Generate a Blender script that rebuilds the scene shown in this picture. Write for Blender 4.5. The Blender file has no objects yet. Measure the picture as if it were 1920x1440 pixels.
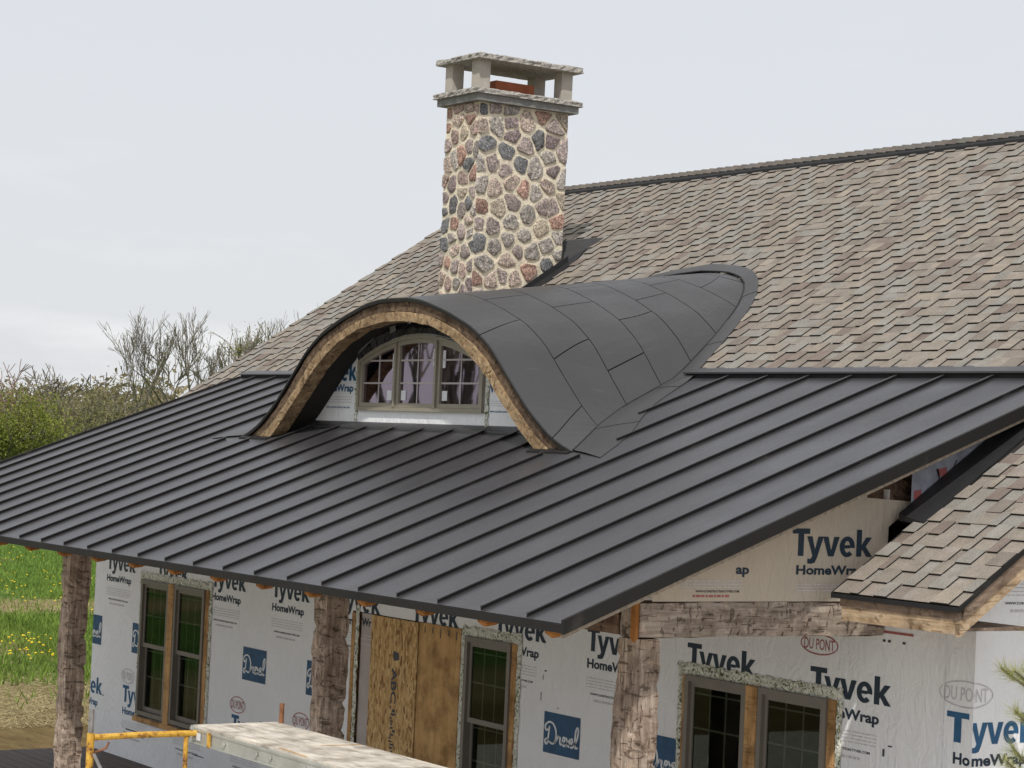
import bpy, bmesh, math, random
import numpy as np
from mathutils import Vector, Matrix, noise

# ------------------------------------------------------------------ camera, sky, sun, exposure
H = 3.0                       # everything below is measured from the porch eave; the ground lies 3 m under it
scene = bpy.context.scene
COL = scene.collection
CAM = np.array([10.854279, -7.767250, 1.032761])
CR = np.array([0.5593686, 0.8276923, 0.0450808])
CU = np.array([-0.0020440, -0.0530076, 0.9985920])
CF = np.array([-0.8289165, 0.5586732, 0.0279590])
FPX = 4216.2
cd = bpy.data.cameras.new("camera"); cam = bpy.data.objects.new("camera", cd); COL.objects.link(cam)
cd.sensor_width = 36.0; cd.lens = FPX / 1920 * 36.0; cd.clip_start = 0.1; cd.clip_end = 6000
m = Matrix(((CR[0], CU[0], -CF[0], CAM[0]), (CR[1], CU[1], -CF[1], CAM[1]), (CR[2], CU[2], -CF[2], CAM[2] + H), (0, 0, 0, 1)))
cam.matrix_world = m
scene.camera = cam

SUN = Vector((0.385, -0.385, 0.755)).normalized()
w = bpy.data.worlds.new("World"); scene.world = w; w.use_nodes = True
nt = w.node_tree; nt.nodes.clear()
N = nt.nodes.new; L = nt.links.new
out = N("ShaderNodeOutputWorld"); bg = N("ShaderNodeBackground"); bg.inputs[1].default_value = 0.10
sky = N("ShaderNodeTexSky"); sky.sky_type = 'NISHITA'; sky.sun_disc = False
sky.sun_elevation = math.asin(SUN.z); sky.sun_rotation = math.atan2(SUN.x, SUN.y)
sky.air_density = 1.0; sky.dust_density = 2.5; sky.ozone_density = 1.0; sky.altitude = 200
haze = N("ShaderNodeMixRGB"); haze.inputs[0].default_value = 0.85; haze.inputs[2].default_value = (8.1, 8.27, 8.58, 1)
L(sky.outputs[0], haze.inputs[1])
tc = N("ShaderNodeTexCoord"); mp = N("ShaderNodeMapping"); mp.inputs['Scale'].default_value = (5, 5, 22)
L(tc.outputs['Generated'], mp.inputs[0])
cn = N("ShaderNodeTexNoise"); cn.inputs['Scale'].default_value = 1.7; cn.inputs['Detail'].default_value = 7; cn.inputs['Roughness'].default_value = .55
L(mp.outputs[0], cn.inputs['Vector'])
cr = N("ShaderNodeValToRGB"); cr.color_ramp.elements[0].position = .50; cr.color_ramp.elements[1].position = .74
L(cn.outputs[0], cr.inputs[0])
sepn = N("ShaderNodeSeparateXYZ"); L(tc.outputs['Generated'], sepn.inputs[0])
low = N("ShaderNodeMapRange"); low.inputs[1].default_value = .02; low.inputs[2].default_value = .13; low.inputs[3].default_value = .75; low.inputs[4].default_value = .10
L(sepn.outputs[2], low.inputs[0])
mul = N("ShaderNodeMath"); mul.operation = 'MULTIPLY'; L(cr.outputs[0], mul.inputs[0]); L(low.outputs[0], mul.inputs[1])
cl = N("ShaderNodeMixRGB"); cl.inputs[2].default_value = (9.3, 9.35, 9.4, 1)
L(haze.outputs[0], cl.inputs[1]); L(mul.outputs[0], cl.inputs[0])
L(cl.outputs[0], bg.inputs[0]); L(bg.outputs[0], out.inputs[0])
sl = bpy.data.lights.new("sun", 'SUN'); sl.energy = 2.9; sl.angle = math.radians(1.2); sl.color = (1.0, .955, .88)
so = bpy.data.objects.new("sun", sl); COL.objects.link(so); so.rotation_euler = SUN.to_track_quat('Z', 'Y').to_euler(); so.location = (20, -20, 40)
vs = scene.view_settings; vs.view_transform = 'Standard'; vs.look = 'None'; vs.gamma = 1.0; vs.use_curve_mapping = False
vs.exposure = 0.0

# ------------------------------------------------------------------ measures (metres, from the eave corner of the porch)
S1, D1, S2, D2 = 0.3819, 4.4535, 0.6617, 8.3142
XL, XR, DE, XC = -13.848, 1.075, 2.166, -0.05
SP, W0 = 0.51, 0.4126
XML = -(2 * W0 + 24 * SP)          # left rake of the metal roof
WY = 2.864                         # front wall
GX, GXL = 0.545, -13.32            # gable walls
DECK = -2.62; GROUND = -3.0
CHK = -0.30                        # cheek wall / side beam
def Zm(y): return D1 * S1 + (y - D1) * S2
def zr(y): return S1 * y if y <= D1 else Zm(y)
R = random.Random(7)

def ray(px, py): return CF + (px - 960) / FPX * CR - (py - 720) / FPX * CU
def atD(px, py, D): return CAM + ray(px, py) * D
def onZ(px, py, z): v = ray(px, py); return CAM + v * ((z - CAM[2]) / v[2])
def proj(P):
    q = np.asarray(P, float) - CAM; zz = q @ CF
    return 960 + FPX * (q @ CR) / zz, 720 - FPX * (q @ CU) / zz, zz

# ------------------------------------------------------------------ object helpers
WORLDLOC = {}
def setp(o, label=None, cat=None, group=None, kind=None):
    if label: o["label"] = label
    if cat: o["category"] = cat
    if group: o["group"] = group
    if kind: o["kind"] = kind
    return o
def empty(name, loc, **k):
    o = bpy.data.objects.new(name, None); COL.objects.link(o); o.empty_display_size = .2
    o.location = (loc[0], loc[1], loc[2] + H); WORLDLOC[o.name] = Vector(o.location)
    return setp(o, **k)
def mk(name, V, F, mats, parent=None, mi=None, smooth=False, col=None, **k):
    """one mesh object from local coordinates; origin at the middle of its base"""
    V = np.asarray(V, float).reshape(-1, 3)
    lo, hi = V.min(0), V.max(0); org = np.array([(lo[0] + hi[0]) / 2, (lo[1] + hi[1]) / 2, lo[2]])
    me = bpy.data.meshes.new(name)
    me.from_pydata((V - org).tolist(), [], [tuple(f) for f in F]); 
    if not isinstance(mats, (list, tuple)): mats = [mats]
    for q in mats: me.materials.append(q)
    if mi is not None: me.polygons.foreach_set("material_index", np.asarray(mi, np.int32))
    if smooth: me.polygons.foreach_set("use_smooth", np.ones(len(me.polygons), bool))
    if col is not None:
        a = me.color_attributes.new("tint", 'FLOAT_COLOR', 'POINT')
        c4 = np.ones((len(V), 4), np.float32); c4[:, :3] = np.asarray(col, np.float32).reshape(-1, 3) if np.ndim(col) > 1 else np.asarray(col, np.float32)
        a.data.foreach_set("color", c4.ravel())
    me.update()
    o = bpy.data.objects.new(name, me); COL.objects.link(o)
    wl = Vector((org[0], org[1], org[2] + H)); WORLDLOC[o.name] = wl
    if parent: o.parent = parent; o.location = wl - WORLDLOC[parent.name]
    else: o.location = wl
    return setp(o, **k)
class MB:
    def __init__(s): s.V = []; s.F = []; s.mi = []; s.C = []
    def add(s, V, F, mi=0, c=None):
        b = len(s.V); s.V += [tuple(v) for v in V]
        for f in F: s.F.append(tuple(i + b for i in f)); s.mi.append(mi)
        if c is not None: s.C += [c] * len(V)
        return s
    def box(s, a, b, mi=0, c=None):
        x0, y0, z0 = a; x1, y1, z1 = b
        return s.add([(x0, y0, z0), (x1, y0, z0), (x1, y1, z0), (x0, y1, z0), (x0, y0, z1), (x1, y0, z1), (x1, y1, z1), (x0, y1, z1)],
                     [(3, 2, 1, 0), (4, 5, 6, 7), (0, 1, 5, 4), (1, 2, 6, 5), (2, 3, 7, 6), (3, 0, 4, 7)], mi, c)
    def hexa(s, P, mi=0, c=None, tops=None):
        F = [(3, 2, 1, 0), (4, 5, 6, 7), (0, 1, 5, 4), (1, 2, 6, 5), (2, 3, 7, 6), (3, 0, 4, 7)]
        b = len(s.V); s.V += [tuple(v) for v in P]
        for j, f in enumerate(F):
            s.F.append(tuple(i + b for i in f)); s.mi.append(mi if (tops is None or j == 1) else tops)
        if c is not None: s.C += [c] * 8
        return s
    def tube(s, pts, rad, n=6, mi=0, cap=True):
        b0 = len(s.V); pts = [Vector(p) for p in pts]
        for i, p in enumerate(pts):
            d = (pts[min(i + 1, len(pts) - 1)] - pts[max(i - 1, 0)]).normalized()
            a = d.orthogonal().normalized() if i == 0 else (a - d * a.dot(d)).normalized()
            bb = d.cross(a); r = rad[i] if isinstance(rad, (list, tuple)) else rad
            for j in range(n):
                t = 2 * math.pi * j / n; s.V.append(tuple(p + (a * math.cos(t) + bb * math.sin(t)) * r))
        for i in range(len(pts) - 1):
            for j in range(n):
                k = (j + 1) % n
                s.F.append((b0 + i * n + j, b0 + i * n + k, b0 + (i + 1) * n + k, b0 + (i + 1) * n + j)); s.mi.append(mi)
        if cap:
            s.F.append(tuple(b0 + j for j in reversed(range(n)))); s.F.append(tuple(b0 + (len(pts) - 1) * n + j for j in range(n))); s.mi += [mi, mi]
        return s
    def obj(s, name, mats, parent=None, **k):
        return mk(name, s.V, s.F, mats, parent, mi=s.mi, col=(s.C if s.C else None), **k)
def copy_tree(o, parent=None, loc=None, rz=0, sc=1.0, **k):
    c = o.copy(); COL.objects.link(c); c.parent = parent
    if loc is not None: c.location = loc; c.rotation_euler = (0, 0, rz); c.scale = (sc, sc, sc)
    for ch in o.children: copy_tree(ch, c)
    return setp(c, **k)

# ------------------------------------------------------------------ materials
def nodes(name):
    mt = bpy.data.materials.new(name); mt.use_nodes = True
    nt = mt.node_tree; b = nt.nodes["Principled BSDF"]
    return mt, nt, b
def pos(nt, scale=(1, 1, 1), coord='POS'):
    mp = nt.nodes.new("ShaderNodeMapping"); mp.inputs['Scale'].default_value = scale
    if coord == 'POS':
        g = nt.nodes.new("ShaderNodeNewGeometry"); nt.links.new(g.outputs['Position'], mp.inputs[0])
    else:
        g = nt.nodes.new("ShaderNodeTexCoord"); nt.links.new(g.outputs['Object'], mp.inputs[0])
    return mp.outputs[0]
def tex(nt, kind, vec, scale, **k):
    t = nt.nodes.new("ShaderNodeTex" + kind); nt.links.new(vec, t.inputs['Vector']); t.inputs['Scale'].default_value = scale
    for a, v in k.items():
        if a in t.inputs: t.inputs[a].default_value = v
        else: setattr(t, a, v)
    return t
def ramp(nt, fac, stops):
    r = nt.nodes.new("ShaderNodeValToRGB"); nt.links.new(fac, r.inputs[0]); e = r.color_ramp.elements
    while len(e) < len(stops): e.new(.5)
    for i, (p, c) in enumerate(stops): e[i].position = p; e[i].color = (*c, 1) if len(c) == 3 else c
    return r.outputs[0]
def mix(nt, a, b, fac, mode='MIX'):
    n = nt.nodes.new("ShaderNodeMixRGB"); n.blend_type = mode
    for i, v in ((0, fac), (1, a), (2, b)):
        if hasattr(v, 'is_linked') or hasattr(v, 'links'): nt.links.new(v, n.inputs[i])
        elif i == 0: n.inputs[0].default_value = v
        else: n.inputs[i].default_value = (*v, 1)
    return n.outputs[0]
def bump(nt, b, h, strength, dist):
    n = nt.nodes.new("ShaderNodeBump"); n.inputs['Strength'].default_value = strength; n.inputs['Distance'].default_value = dist
    nt.links.new(h, n.inputs['Height']); nt.links.new(n.outputs[0], b.inputs['Normal'])
def simple(name, c, rough=.6, var=.15, scale=6, metal=0, bmp=0, bscale=40, spec=.5, stretch=(1, 1, 1)):
    mt, nt, b = nodes(name); v = pos(nt, stretch)
    t = tex(nt, "Noise", v, scale, Detail=5)
    lo = tuple(x * (1 - var) for x in c); hi = tuple(min(1, x * (1 + var)) for x in c)
    nt.links.new(ramp(nt, t.outputs[0], [(.3, lo), (.7, hi)]), b.inputs['Base Color'])
    b.inputs['Roughness'].default_value = rough; b.inputs['Metallic'].default_value = metal; b.inputs['Specular IOR Level'].default_value = spec
    if bmp: bump(nt, b, tex(nt, "Noise", v, bscale, Detail=6).outputs[0], bmp, .02)
    return mt
def metal_paint(name, c, rough, spec=.5):
    mt, nt, b = nodes(name); v = pos(nt)
    t = tex(nt, "Noise", v, 1.1, Detail=4); f = tex(nt, "Noise", v, 30, Detail=3)
    col = ramp(nt, t.outputs[0], [(.3, tuple(x * .88 for x in c)), (.7, tuple(x * 1.12 for x in c))])
    sc = tex(nt, "Noise", pos(nt, (14, 1.2, 1.2)), 3, Detail=6)
    dust = ramp(nt, sc.outputs[0], [(.62, (0, 0, 0)), (.80, (.5, .5, .5))])
    nt.links.new(mix(nt, col, (.09, .085, .08), dust), b.inputs['Base Color'])
    oc = tex(nt, 'Noise', pos(nt, (.9, .5, .5)), 1.6, Detail=6, Roughness=.65)
    nt.links.new(ramp(nt, mix(nt, f.outputs[0], oc.outputs[0], .75), [(.32, (rough * .78,) * 3), (.68, (rough * 1.28,) * 3)]), b.inputs['Roughness'])
    b.inputs['Specular IOR Level'].default_value = spec
    bump(nt, b, tex(nt, "Noise", pos(nt, (1, .35, .35)), 2.2, Detail=2).outputs[0], .22, .02)
    return mt
M = {}
M['metal'] = metal_paint("charcoal_standing_seam", (.037, .0355, .0385), .37, .75)
M['dmetal'] = metal_paint("charcoal_dormer_sheet", (.039, .0375, .0375), .43, .6)
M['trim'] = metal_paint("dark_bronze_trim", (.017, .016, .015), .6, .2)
M['gap'] = simple("black_underlay", (.010, .010, .011), .8)
M['membrane'] = simple("black_membrane", (.016, .016, .018), .55, bmp=.4, bscale=8)
M['soffit'] = simple("dark_soffit", (.020, .017, .015), .9)
def shingle_mat():
    mt, nt, b = nodes("asphalt_shingle"); a = nt.nodes.new("ShaderNodeVertexColor"); a.layer_name = "tint"
    v = pos(nt); g = tex(nt, "Noise", v, 230, Detail=2); big = tex(nt, "Noise", v, 9, Detail=4)
    sp = ramp(nt, g.outputs[0], [(.34, (.55, .53, .5)), (.5, (1, 1, 1)), (.68, (1.35, 1.33, 1.3))])
    c = mix(nt, a.outputs[0], sp, .9, 'MULTIPLY')
    c = mix(nt, c, ramp(nt, big.outputs[0], [(.3, (.82, .80, .78)), (.7, (1.12, 1.12, 1.12))]), .8, 'MULTIPLY')
    nt.links.new(c, b.inputs['Base Color']); b.inputs['Roughness'].default_value = .95; b.inputs['Specular IOR Level'].default_value = .2
    bump(nt, b, g.outputs[0], .5, .004)
    return mt
M['shingle'] = shingle_mat()
M['asphalt_edge'] = simple("asphalt_cut_edge", (.022, .019, .017), .95)
def wrap_mat(name="house_wrap", k=(1, 1, 1)):
    mt, nt, b = nodes(name); v = pos(nt)
    t = tex(nt, "Noise", v, 1.6, Detail=4); f = tex(nt, "Noise", v, 160, Detail=2)
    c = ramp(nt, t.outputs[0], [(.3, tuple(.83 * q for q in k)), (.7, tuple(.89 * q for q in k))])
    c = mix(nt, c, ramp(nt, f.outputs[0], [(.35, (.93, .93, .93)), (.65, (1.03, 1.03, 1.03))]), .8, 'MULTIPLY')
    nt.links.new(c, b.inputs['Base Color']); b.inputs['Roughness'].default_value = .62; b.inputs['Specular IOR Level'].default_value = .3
    wv = tex(nt, "Noise", pos(nt, (1.3, 1.3, .45)), 2.6, Detail=5, Distortion=.8)
    sh = tex(nt, "Voronoi", pos(nt, (1, 1, .4)), 2.0, feature='SMOOTH_F1')
    fold = tex(nt, 'Noise', pos(nt, (1.6, 1.6, .8)), 5.5, Detail=3, Distortion=2.2)
    bump(nt, b, mix(nt, mix(nt, wv.outputs[0], sh.outputs[0], .25), fold.outputs[0], .4), .75, .05)
    return mt
M['wrap'] = wrap_mat(k=(.975, .995, 1.02)); M['wrap_shaded'] = wrap_mat("shaded_beige_wrap", (.60, .525, .43))  # beige copy of the wrap carries the roof overhang's shade in its colour
def ink(name, c): return simple(name, c, .6, .12, 20)
M['blue_shaded'] = ink("shaded_blue_print", (.009, .026, .048)); M['blue'] = ink("blue_print", (.016, .10, .22))  # first ink is the blue print with the porch shade put in
M['red'] = ink("red_print", (.36, .10, .10)); M['grey'] = ink("grey_print", (.33, .33, .36)); M['dark'] = ink("dark_print", (.05, .055, .07))
M['logoblue'] = simple("logo_blue", (.015, .075, .17), .6, .25, 14); M['white'] = ink("white_print", (.72, .76, .80))
M['paleprint'] = ink("pale_print", (.55, .53, .56))
def timber_mat(name, a, b_, c, grain=(1, 1, 9), crack=.5, marks=(5, 5, 38)):
    mt, nt, b = nodes(name); v = pos(nt, grain, 'OBJ')
    g = tex(nt, "Noise", v, 1.6, Detail=9, Roughness=.7, Distortion=.4)
    col = ramp(nt, g.outputs[0], [(.30, a), (.5, b_), (.70, c)])
    big = tex(nt, "Noise", pos(nt), 4.5, Detail=5, Roughness=.6)
    col = mix(nt, col, ramp(nt, big.outputs[0], [(.34, (.50, .46, .43)), (.52, (1, 1, 1)), (.68, (1.25, 1.22, 1.18))]), .8, 'MULTIPLY')
    mk1 = tex(nt, "Noise", pos(nt, marks, 'OBJ'), 1.0, Detail=3, Roughness=.5, Distortion=1.0)
    mk2 = tex(nt, "Noise", pos(nt, tuple(2.4 * q for q in grain), 'OBJ'), 1.0, Detail=2)
    d1 = ramp(nt, mk1.outputs[0], [(.60, (1, 1, 1)), (.66, (.18, .14, .11))]); d2 = ramp(nt, mk2.outputs[0], [(.64, (1, 1, 1)), (.69, (.22, .17, .13))])
    hl = ramp(nt, mk1.outputs[0], [(.33, (1.5, 1.45, 1.4)), (.40, (1, 1, 1))])
    dk = mix(nt, d1, d2, 1.0, 'MULTIPLY'); col = mix(nt, col, dk, crack, 'MULTIPLY'); col = mix(nt, col, hl, crack, 'MULTIPLY')
    nt.links.new(col, b.inputs['Base Color'])
    b.inputs['Roughness'].default_value = .9; b.inputs['Specular IOR Level'].default_value = .2
    bump(nt, b, mix(nt, mix(nt, g.outputs[0], big.outputs[0], .4), dk, .35), .9, .025 * (crack + .2))
    return mt
M['hewn_v'] = timber_mat("hewn_timber_upright", (.15, .105, .08), (.34, .265, .21), (.52, .45, .385), (24, 24, 2.2), .68, (8, 8, 27))
M['hewn_y'] = timber_mat("hewn_timber_side", (.16, .125, .10), (.35, .29, .245), (.51, .45, .39), (24, 2.2, 24), .75, (9, 24, 13))
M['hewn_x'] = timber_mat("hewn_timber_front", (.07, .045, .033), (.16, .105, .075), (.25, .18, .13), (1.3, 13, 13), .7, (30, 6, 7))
M['fascia_dark'] = timber_mat("weathered_fascia", (.13, .09, .065), (.22, .16, .12), (.30, .235, .185), (2, 2, 14), .35, (14, 14, 10))
M['fascia_pale'] = timber_mat("pale_sawn_fascia", (.26, .17, .10), (.44, .325, .21), (.56, .45, .33), (2, 2, 18), .4, (14, 14, 12))
M['arch_gold'] = timber_mat("golden_arch_timber", (.15, .095, .055), (.32, .225, .13), (.50, .38, .245), (9, 9, 9), .6, (16, 16, 16))
M['arch_dark'] = timber_mat("brown_arch_timber", (.055, .036, .024), (.12, .082, .054), (.21, .15, .10), (8, 8, 8), .5, (14, 14, 14))
M['orange'] = timber_mat("fresh_sawn_pine", (.26, .10, .03), (.36, .16, .05), (.44, .22, .08), (12, 12, 1.5), .2)
M['tan'] = timber_mat("pine_buck", (.36, .20, .08), (.50, .30, .135), (.58, .38, .19), (18, 18, 1.5), .2)
M['ply_edge'] = simple("plywood_edge", (.27, .225, .175), .85, .3, 30)
def osb_mat():
    mt, nt, b = nodes("strand_board"); g = nt.nodes.new("ShaderNodeTexCoord")
    mp = nt.nodes.new("ShaderNodeMapping"); nt.links.new(g.outputs['Object'], mp.inputs[0]); mp.inputs['Scale'].default_value = (52, 52, 17)
    wob = tex(nt, "Noise", mp.outputs[0], .8, Detail=2)
    add = nt.nodes.new("ShaderNodeVectorMath"); add.operation = 'MULTIPLY_ADD'; nt.links.new(wob.outputs['Color'], add.inputs[0]); add.inputs[1].default_value = (2.2, 2.2, 2.2); nt.links.new(mp.outputs[0], add.inputs[2])
    vo = tex(nt, "Voronoi", add.outputs[0], 1.0); 
    sep = nt.nodes.new("ShaderNodeSeparateColor"); nt.links.new(vo.outputs['Color'], sep.inputs[0])
    c = ramp(nt, sep.outputs[0], [(.05, (.24, .12, .04)), (.3, (.46, .285, .11)), (.7, (.58, .385, .165)), (1, (.70, .50, .25))])
    nt.links.new(c, b.inputs['Base Color']); b.inputs['Roughness'].default_value = .8
    bump(nt, b, sep.outputs[0], .6, .006)
    return mt
M['osb'] = osb_mat()
M['ply'] = timber_mat("plywood_face", (.40, .235, .095), (.50, .31, .135), (.57, .37, .175), (9, 9, .8), .12, (9, 9, 12))
M['plank'] = timber_mat("weathered_plank_ply", (.43, .39, .33), (.57, .525, .455), (.68, .645, .58), (1.2, 9, 9), .3, (3, 16, 9))
M['alu'] = simple("dull_aluminium", (.50, .51, .48), .42, .2, 5, metal=.55, bmp=.1)
def scuffed():
    mt, nt, b = nodes("scuffed_yellow_paint"); v = pos(nt)
    t = tex(nt, "Noise", v, 16, Detail=7, Roughness=.7)
    c = ramp(nt, t.outputs[0], [(.36, (.10, .045, .02)), (.44, (.36, .17, .03)), (.50, (.60, .33, .035)), (.62, (.68, .42, .07)), (.72, (.70, .58, .36))])
    nt.links.new(c, b.inputs['Base Color']); b.inputs['Roughness'].default_value = .6; bump(nt, b, t.outputs[0], .4, .01); return mt
M['yellow'] = scuffed()
M['rust'] = simple("rusty_steel", (.20, .085, .04), .8, .5, 14, bmp=.4)
M['galv'] = simple("galvanised_pin", (.28, .27, .26), .5, .25, 20, metal=.5)
M['vinyl'] = simple("taupe_window_frame", (.19, .17, .145), .5, .06, 6)
M['vinyl_l'] = simple("clay_window_frame", (.30, .27, .215), .5, .06, 6)
M['muntin'] = simple("grey_muntin", (.34, .34, .29), .5, .05)
M['muntin_l'] = simple("pale_muntin", (.44, .40, .40), .5, .05)
M['sticker'] = simple("paper_sticker", (.72, .73, .76), .7, .05)
def foil_mat():
    mt, nt, b = nodes("flashing_tape"); v = pos(nt, (1, 1, 1))
    t = tex(nt, "Noise", v, 17, Detail=5, Distortion=2.6); k = tex(nt, "Noise", pos(nt), 70, Detail=3)
    c = ramp(nt, t.outputs[0], [(.34, (.05, .065, .03)), (.41, (.38, .42, .25)), (.48, (.80, .81, .73)), (.60, (.84, .84, .78)), (.68, (.34, .40, .19))])
    nt.links.new(c, b.inputs['Base Color']); b.inputs['Roughness'].default_value = .4; b.inputs['Metallic'].default_value = .1
    bump(nt, b, t.outputs[0], 1.0, .03)
    return mt
M['foil'] = foil_mat()
def glass_mat(name, tint, refl, k):
    mt, nt, b = nodes(name); nt.nodes.remove(b); o = nt.nodes["Material Output"]
    tr = nt.nodes.new("ShaderNodeBsdfTransparent"); tr.inputs[0].default_value = (*tint, 1)
    gl = nt.nodes.new("ShaderNodeBsdfGlossy"); gl.inputs[0].default_value = (*refl, 1); gl.inputs['Roughness'].default_value = .015
    fr = nt.nodes.new("ShaderNodeFresnel"); fr.inputs[0].default_value = 1.52
    mm = nt.nodes.new("ShaderNodeMath"); mm.operation = 'MULTIPLY'; mm.inputs[1].default_value = k; mm.use_clamp = True; nt.links.new(fr.outputs[0], mm.inputs[0])
    wv = tex(nt, "Noise", pos(nt), 3.2, Detail=2)
    bp = nt.nodes.new("ShaderNodeBump"); bp.inputs['Strength'].default_value = .005; bp.inputs['Distance'].default_value = .02; nt.links.new(wv.outputs[0], bp.inputs['Height']); nt.links.new(bp.outputs[0], gl.inputs['Normal'])
    ms = nt.nodes.new("ShaderNodeMixShader"); nt.links.new(mm.outputs[0], ms.inputs[0]); nt.links.new(tr.outputs[0], ms.inputs[1]); nt.links.new(gl.outputs[0], ms.inputs[2])
    nt.links.new(ms.outputs[0], o.inputs[0]); return mt
M['glass'] = glass_mat("window_glass", (.40, .44, .40), (.75, .85, .75), .8)
M['glass_p'] = glass_mat("coated_window_glass", (.35, .30, .36), (.88, .74, .88), 3.4)
def stone_mat():
    mt, nt, b = nodes("fieldstone"); a = nt.nodes.new("ShaderNodeVertexColor"); a.layer_name = "tint"
    v = pos(nt); g = tex(nt, "Noise", v, 55, Detail=6, Roughness=.7); s2 = tex(nt, "Noise", v, 16, Detail=5, Distortion=1.2)
    c = mix(nt, a.outputs[0], ramp(nt, g.outputs[0], [(.36, (.30, .28, .28)), (.5, (1, 1, 1)), (.62, (2.0, 1.9, 1.8))]), .95, 'MULTIPLY')
    c = mix(nt, c, ramp(nt, s2.outputs[0], [(.35, (.65, .6, .6)), (.65, (1.25, 1.2, 1.15))]), .8, 'MULTIPLY')
    nt.links.new(c, b.inputs['Base Color']); b.inputs['Roughness'].default_value = .85
    bump(nt, b, mix(nt, g.outputs[0], s2.outputs[0], .5), .9, .02)
    return mt
M['stone'] = stone_mat()
M['mortar'] = simple("cream_mortar", (.74, .665, .52), .95, .16, 9, bmp=.6, bscale=45)
M['limestone'] = simple("rough_limestone", (.36, .34, .31), .9, .35, 26, bmp=.9, bscale=38)
M['limegrey'] = simple("grey_limestone_band", (.20, .20, .19), .85, .2, 12, bmp=.4)
M['limepillar'] = simple("sawn_limestone", (.43, .40, .35), .9, .12, 9, bmp=.2)
M['clay'] = simple("clay_flue", (.34, .10, .045), .85, .2, 8)
M['deck'] = simple("brown_deck_board", (.085, .062, .055), .75, .25, 5, stretch=(.3, 6, 6), bmp=.2)
M['interior'] = simple("unfinished_interior", (.10, .085, .065), .9)

# ------------------------------------------------------------------ ground
def ground_mat():
    mt, nt, b = nodes("meadow_ground"); v = pos(nt, (.35, 1, 1))
    n1 = tex(nt, "Noise", v, .22, Detail=5); n2 = tex(nt, "Noise", v, 3.2, Detail=8, Roughness=.7); n3 = tex(nt, "Noise", pos(nt, (.4, 1, 1)), 9, Detail=6, Roughness=.75)
    grass = ramp(nt, n2.outputs[0], [(.3, (.035, .075, .012)), (.5, (.085, .165, .03)), (.7, (.16, .24, .05))])
    straw = ramp(nt, n3.outputs[0], [(.3, (.11, .075, .035)), (.5, (.30, .23, .12)), (.7, (.48, .40, .25))])
    dirt = ramp(nt, n2.outputs[0], [(.3, (.12, .06, .03)), (.7, (.26, .15, .08))])
    f = ramp(nt, n1.outputs[0], [(.57, (0, 0, 0)), (.66, (1, 1, 1))])
    sx = nt.nodes.new("ShaderNodeSeparateXYZ"); g = nt.nodes.new("ShaderNodeNewGeometry"); nt.links.new(g.outputs[0], sx.inputs[0])
    def band(a, b_, lo, hi):
        r = nt.nodes.new("ShaderNodeMapRange"); nt.links.new(sx.outputs[0], r.inputs[0]); r.inputs[1].default_value = a; r.inputs[2].default_value = b_; r.inputs[3].default_value = lo; r.inputs[4].default_value = hi; return r.outputs[0]
    near = mix(nt, straw, dirt, band(-19.4, -18.0, 0, .9))
    c = mix(nt, grass, straw, f)
    c = mix(nt, c, near, mix(nt, band(-24.6, -22.2, 0, .9), f, .12))
    c = mix(nt, c, straw, mix(nt, band(-39.5, -37.5, 0, 1), band(-36, -34, 1, 0), 1.0, 'MULTIPLY'))
    nt.links.new(c, b.inputs['Base Color']); b.inputs['Roughness'].default_value = 1; b.inputs['Specular IOR Level'].default_value = .1
    bump(nt, b, mix(nt, n2.outputs[0], n3.outputs[0], .5), 1.0, .12)
    return mt
M['ground'] = ground_mat()
g = MB(); ng = 24; ext = 2500
xs = [math.copysign(abs(t) ** 2.2, t) * ext for t in np.linspace(-1, 1, ng + 1)]
V = [(x - 20, y + 5, GROUND) for y in xs for x in xs]
F = [(j * (ng + 1) + i, j * (ng + 1) + i + 1, (j + 1) * (ng + 1) + i + 1, (j + 1) * (ng + 1) + i) for j in range(ng) for i in range(ng)]
mk("ground", V, F, M['ground'], kind="structure", label="grass meadow with straw and bare dirt patches around the house", cat="ground")

M['gravel'] = simple("pale_bounce_gravel", (.50, .465, .41), .95, .25, 8, bmp=.8, bscale=25)
yv_ = [(-14.5, .3), (-14.5, -9), (-9, -16), (-2, -24), (40, -26), (40, 14), (3.2, 14), (3.0, 2.2), (.2, .45)]
mk("bounce_gravel", [(a, b, GROUND + .005) for a, b in yv_], [tuple(range(len(yv_)))], M['gravel'], kind="structure", label="unseen pale gravel sheet added to bounce light onto the porch walls", cat="gravel")  # unseen ground sheet, added to throw light back onto the porch walls

# ------------------------------------------------------------------ the house
house = empty("house", (-6.4, 6, GROUND), label="timber framed house under construction with black metal porch roof and arched dormer", cat="house")

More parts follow.
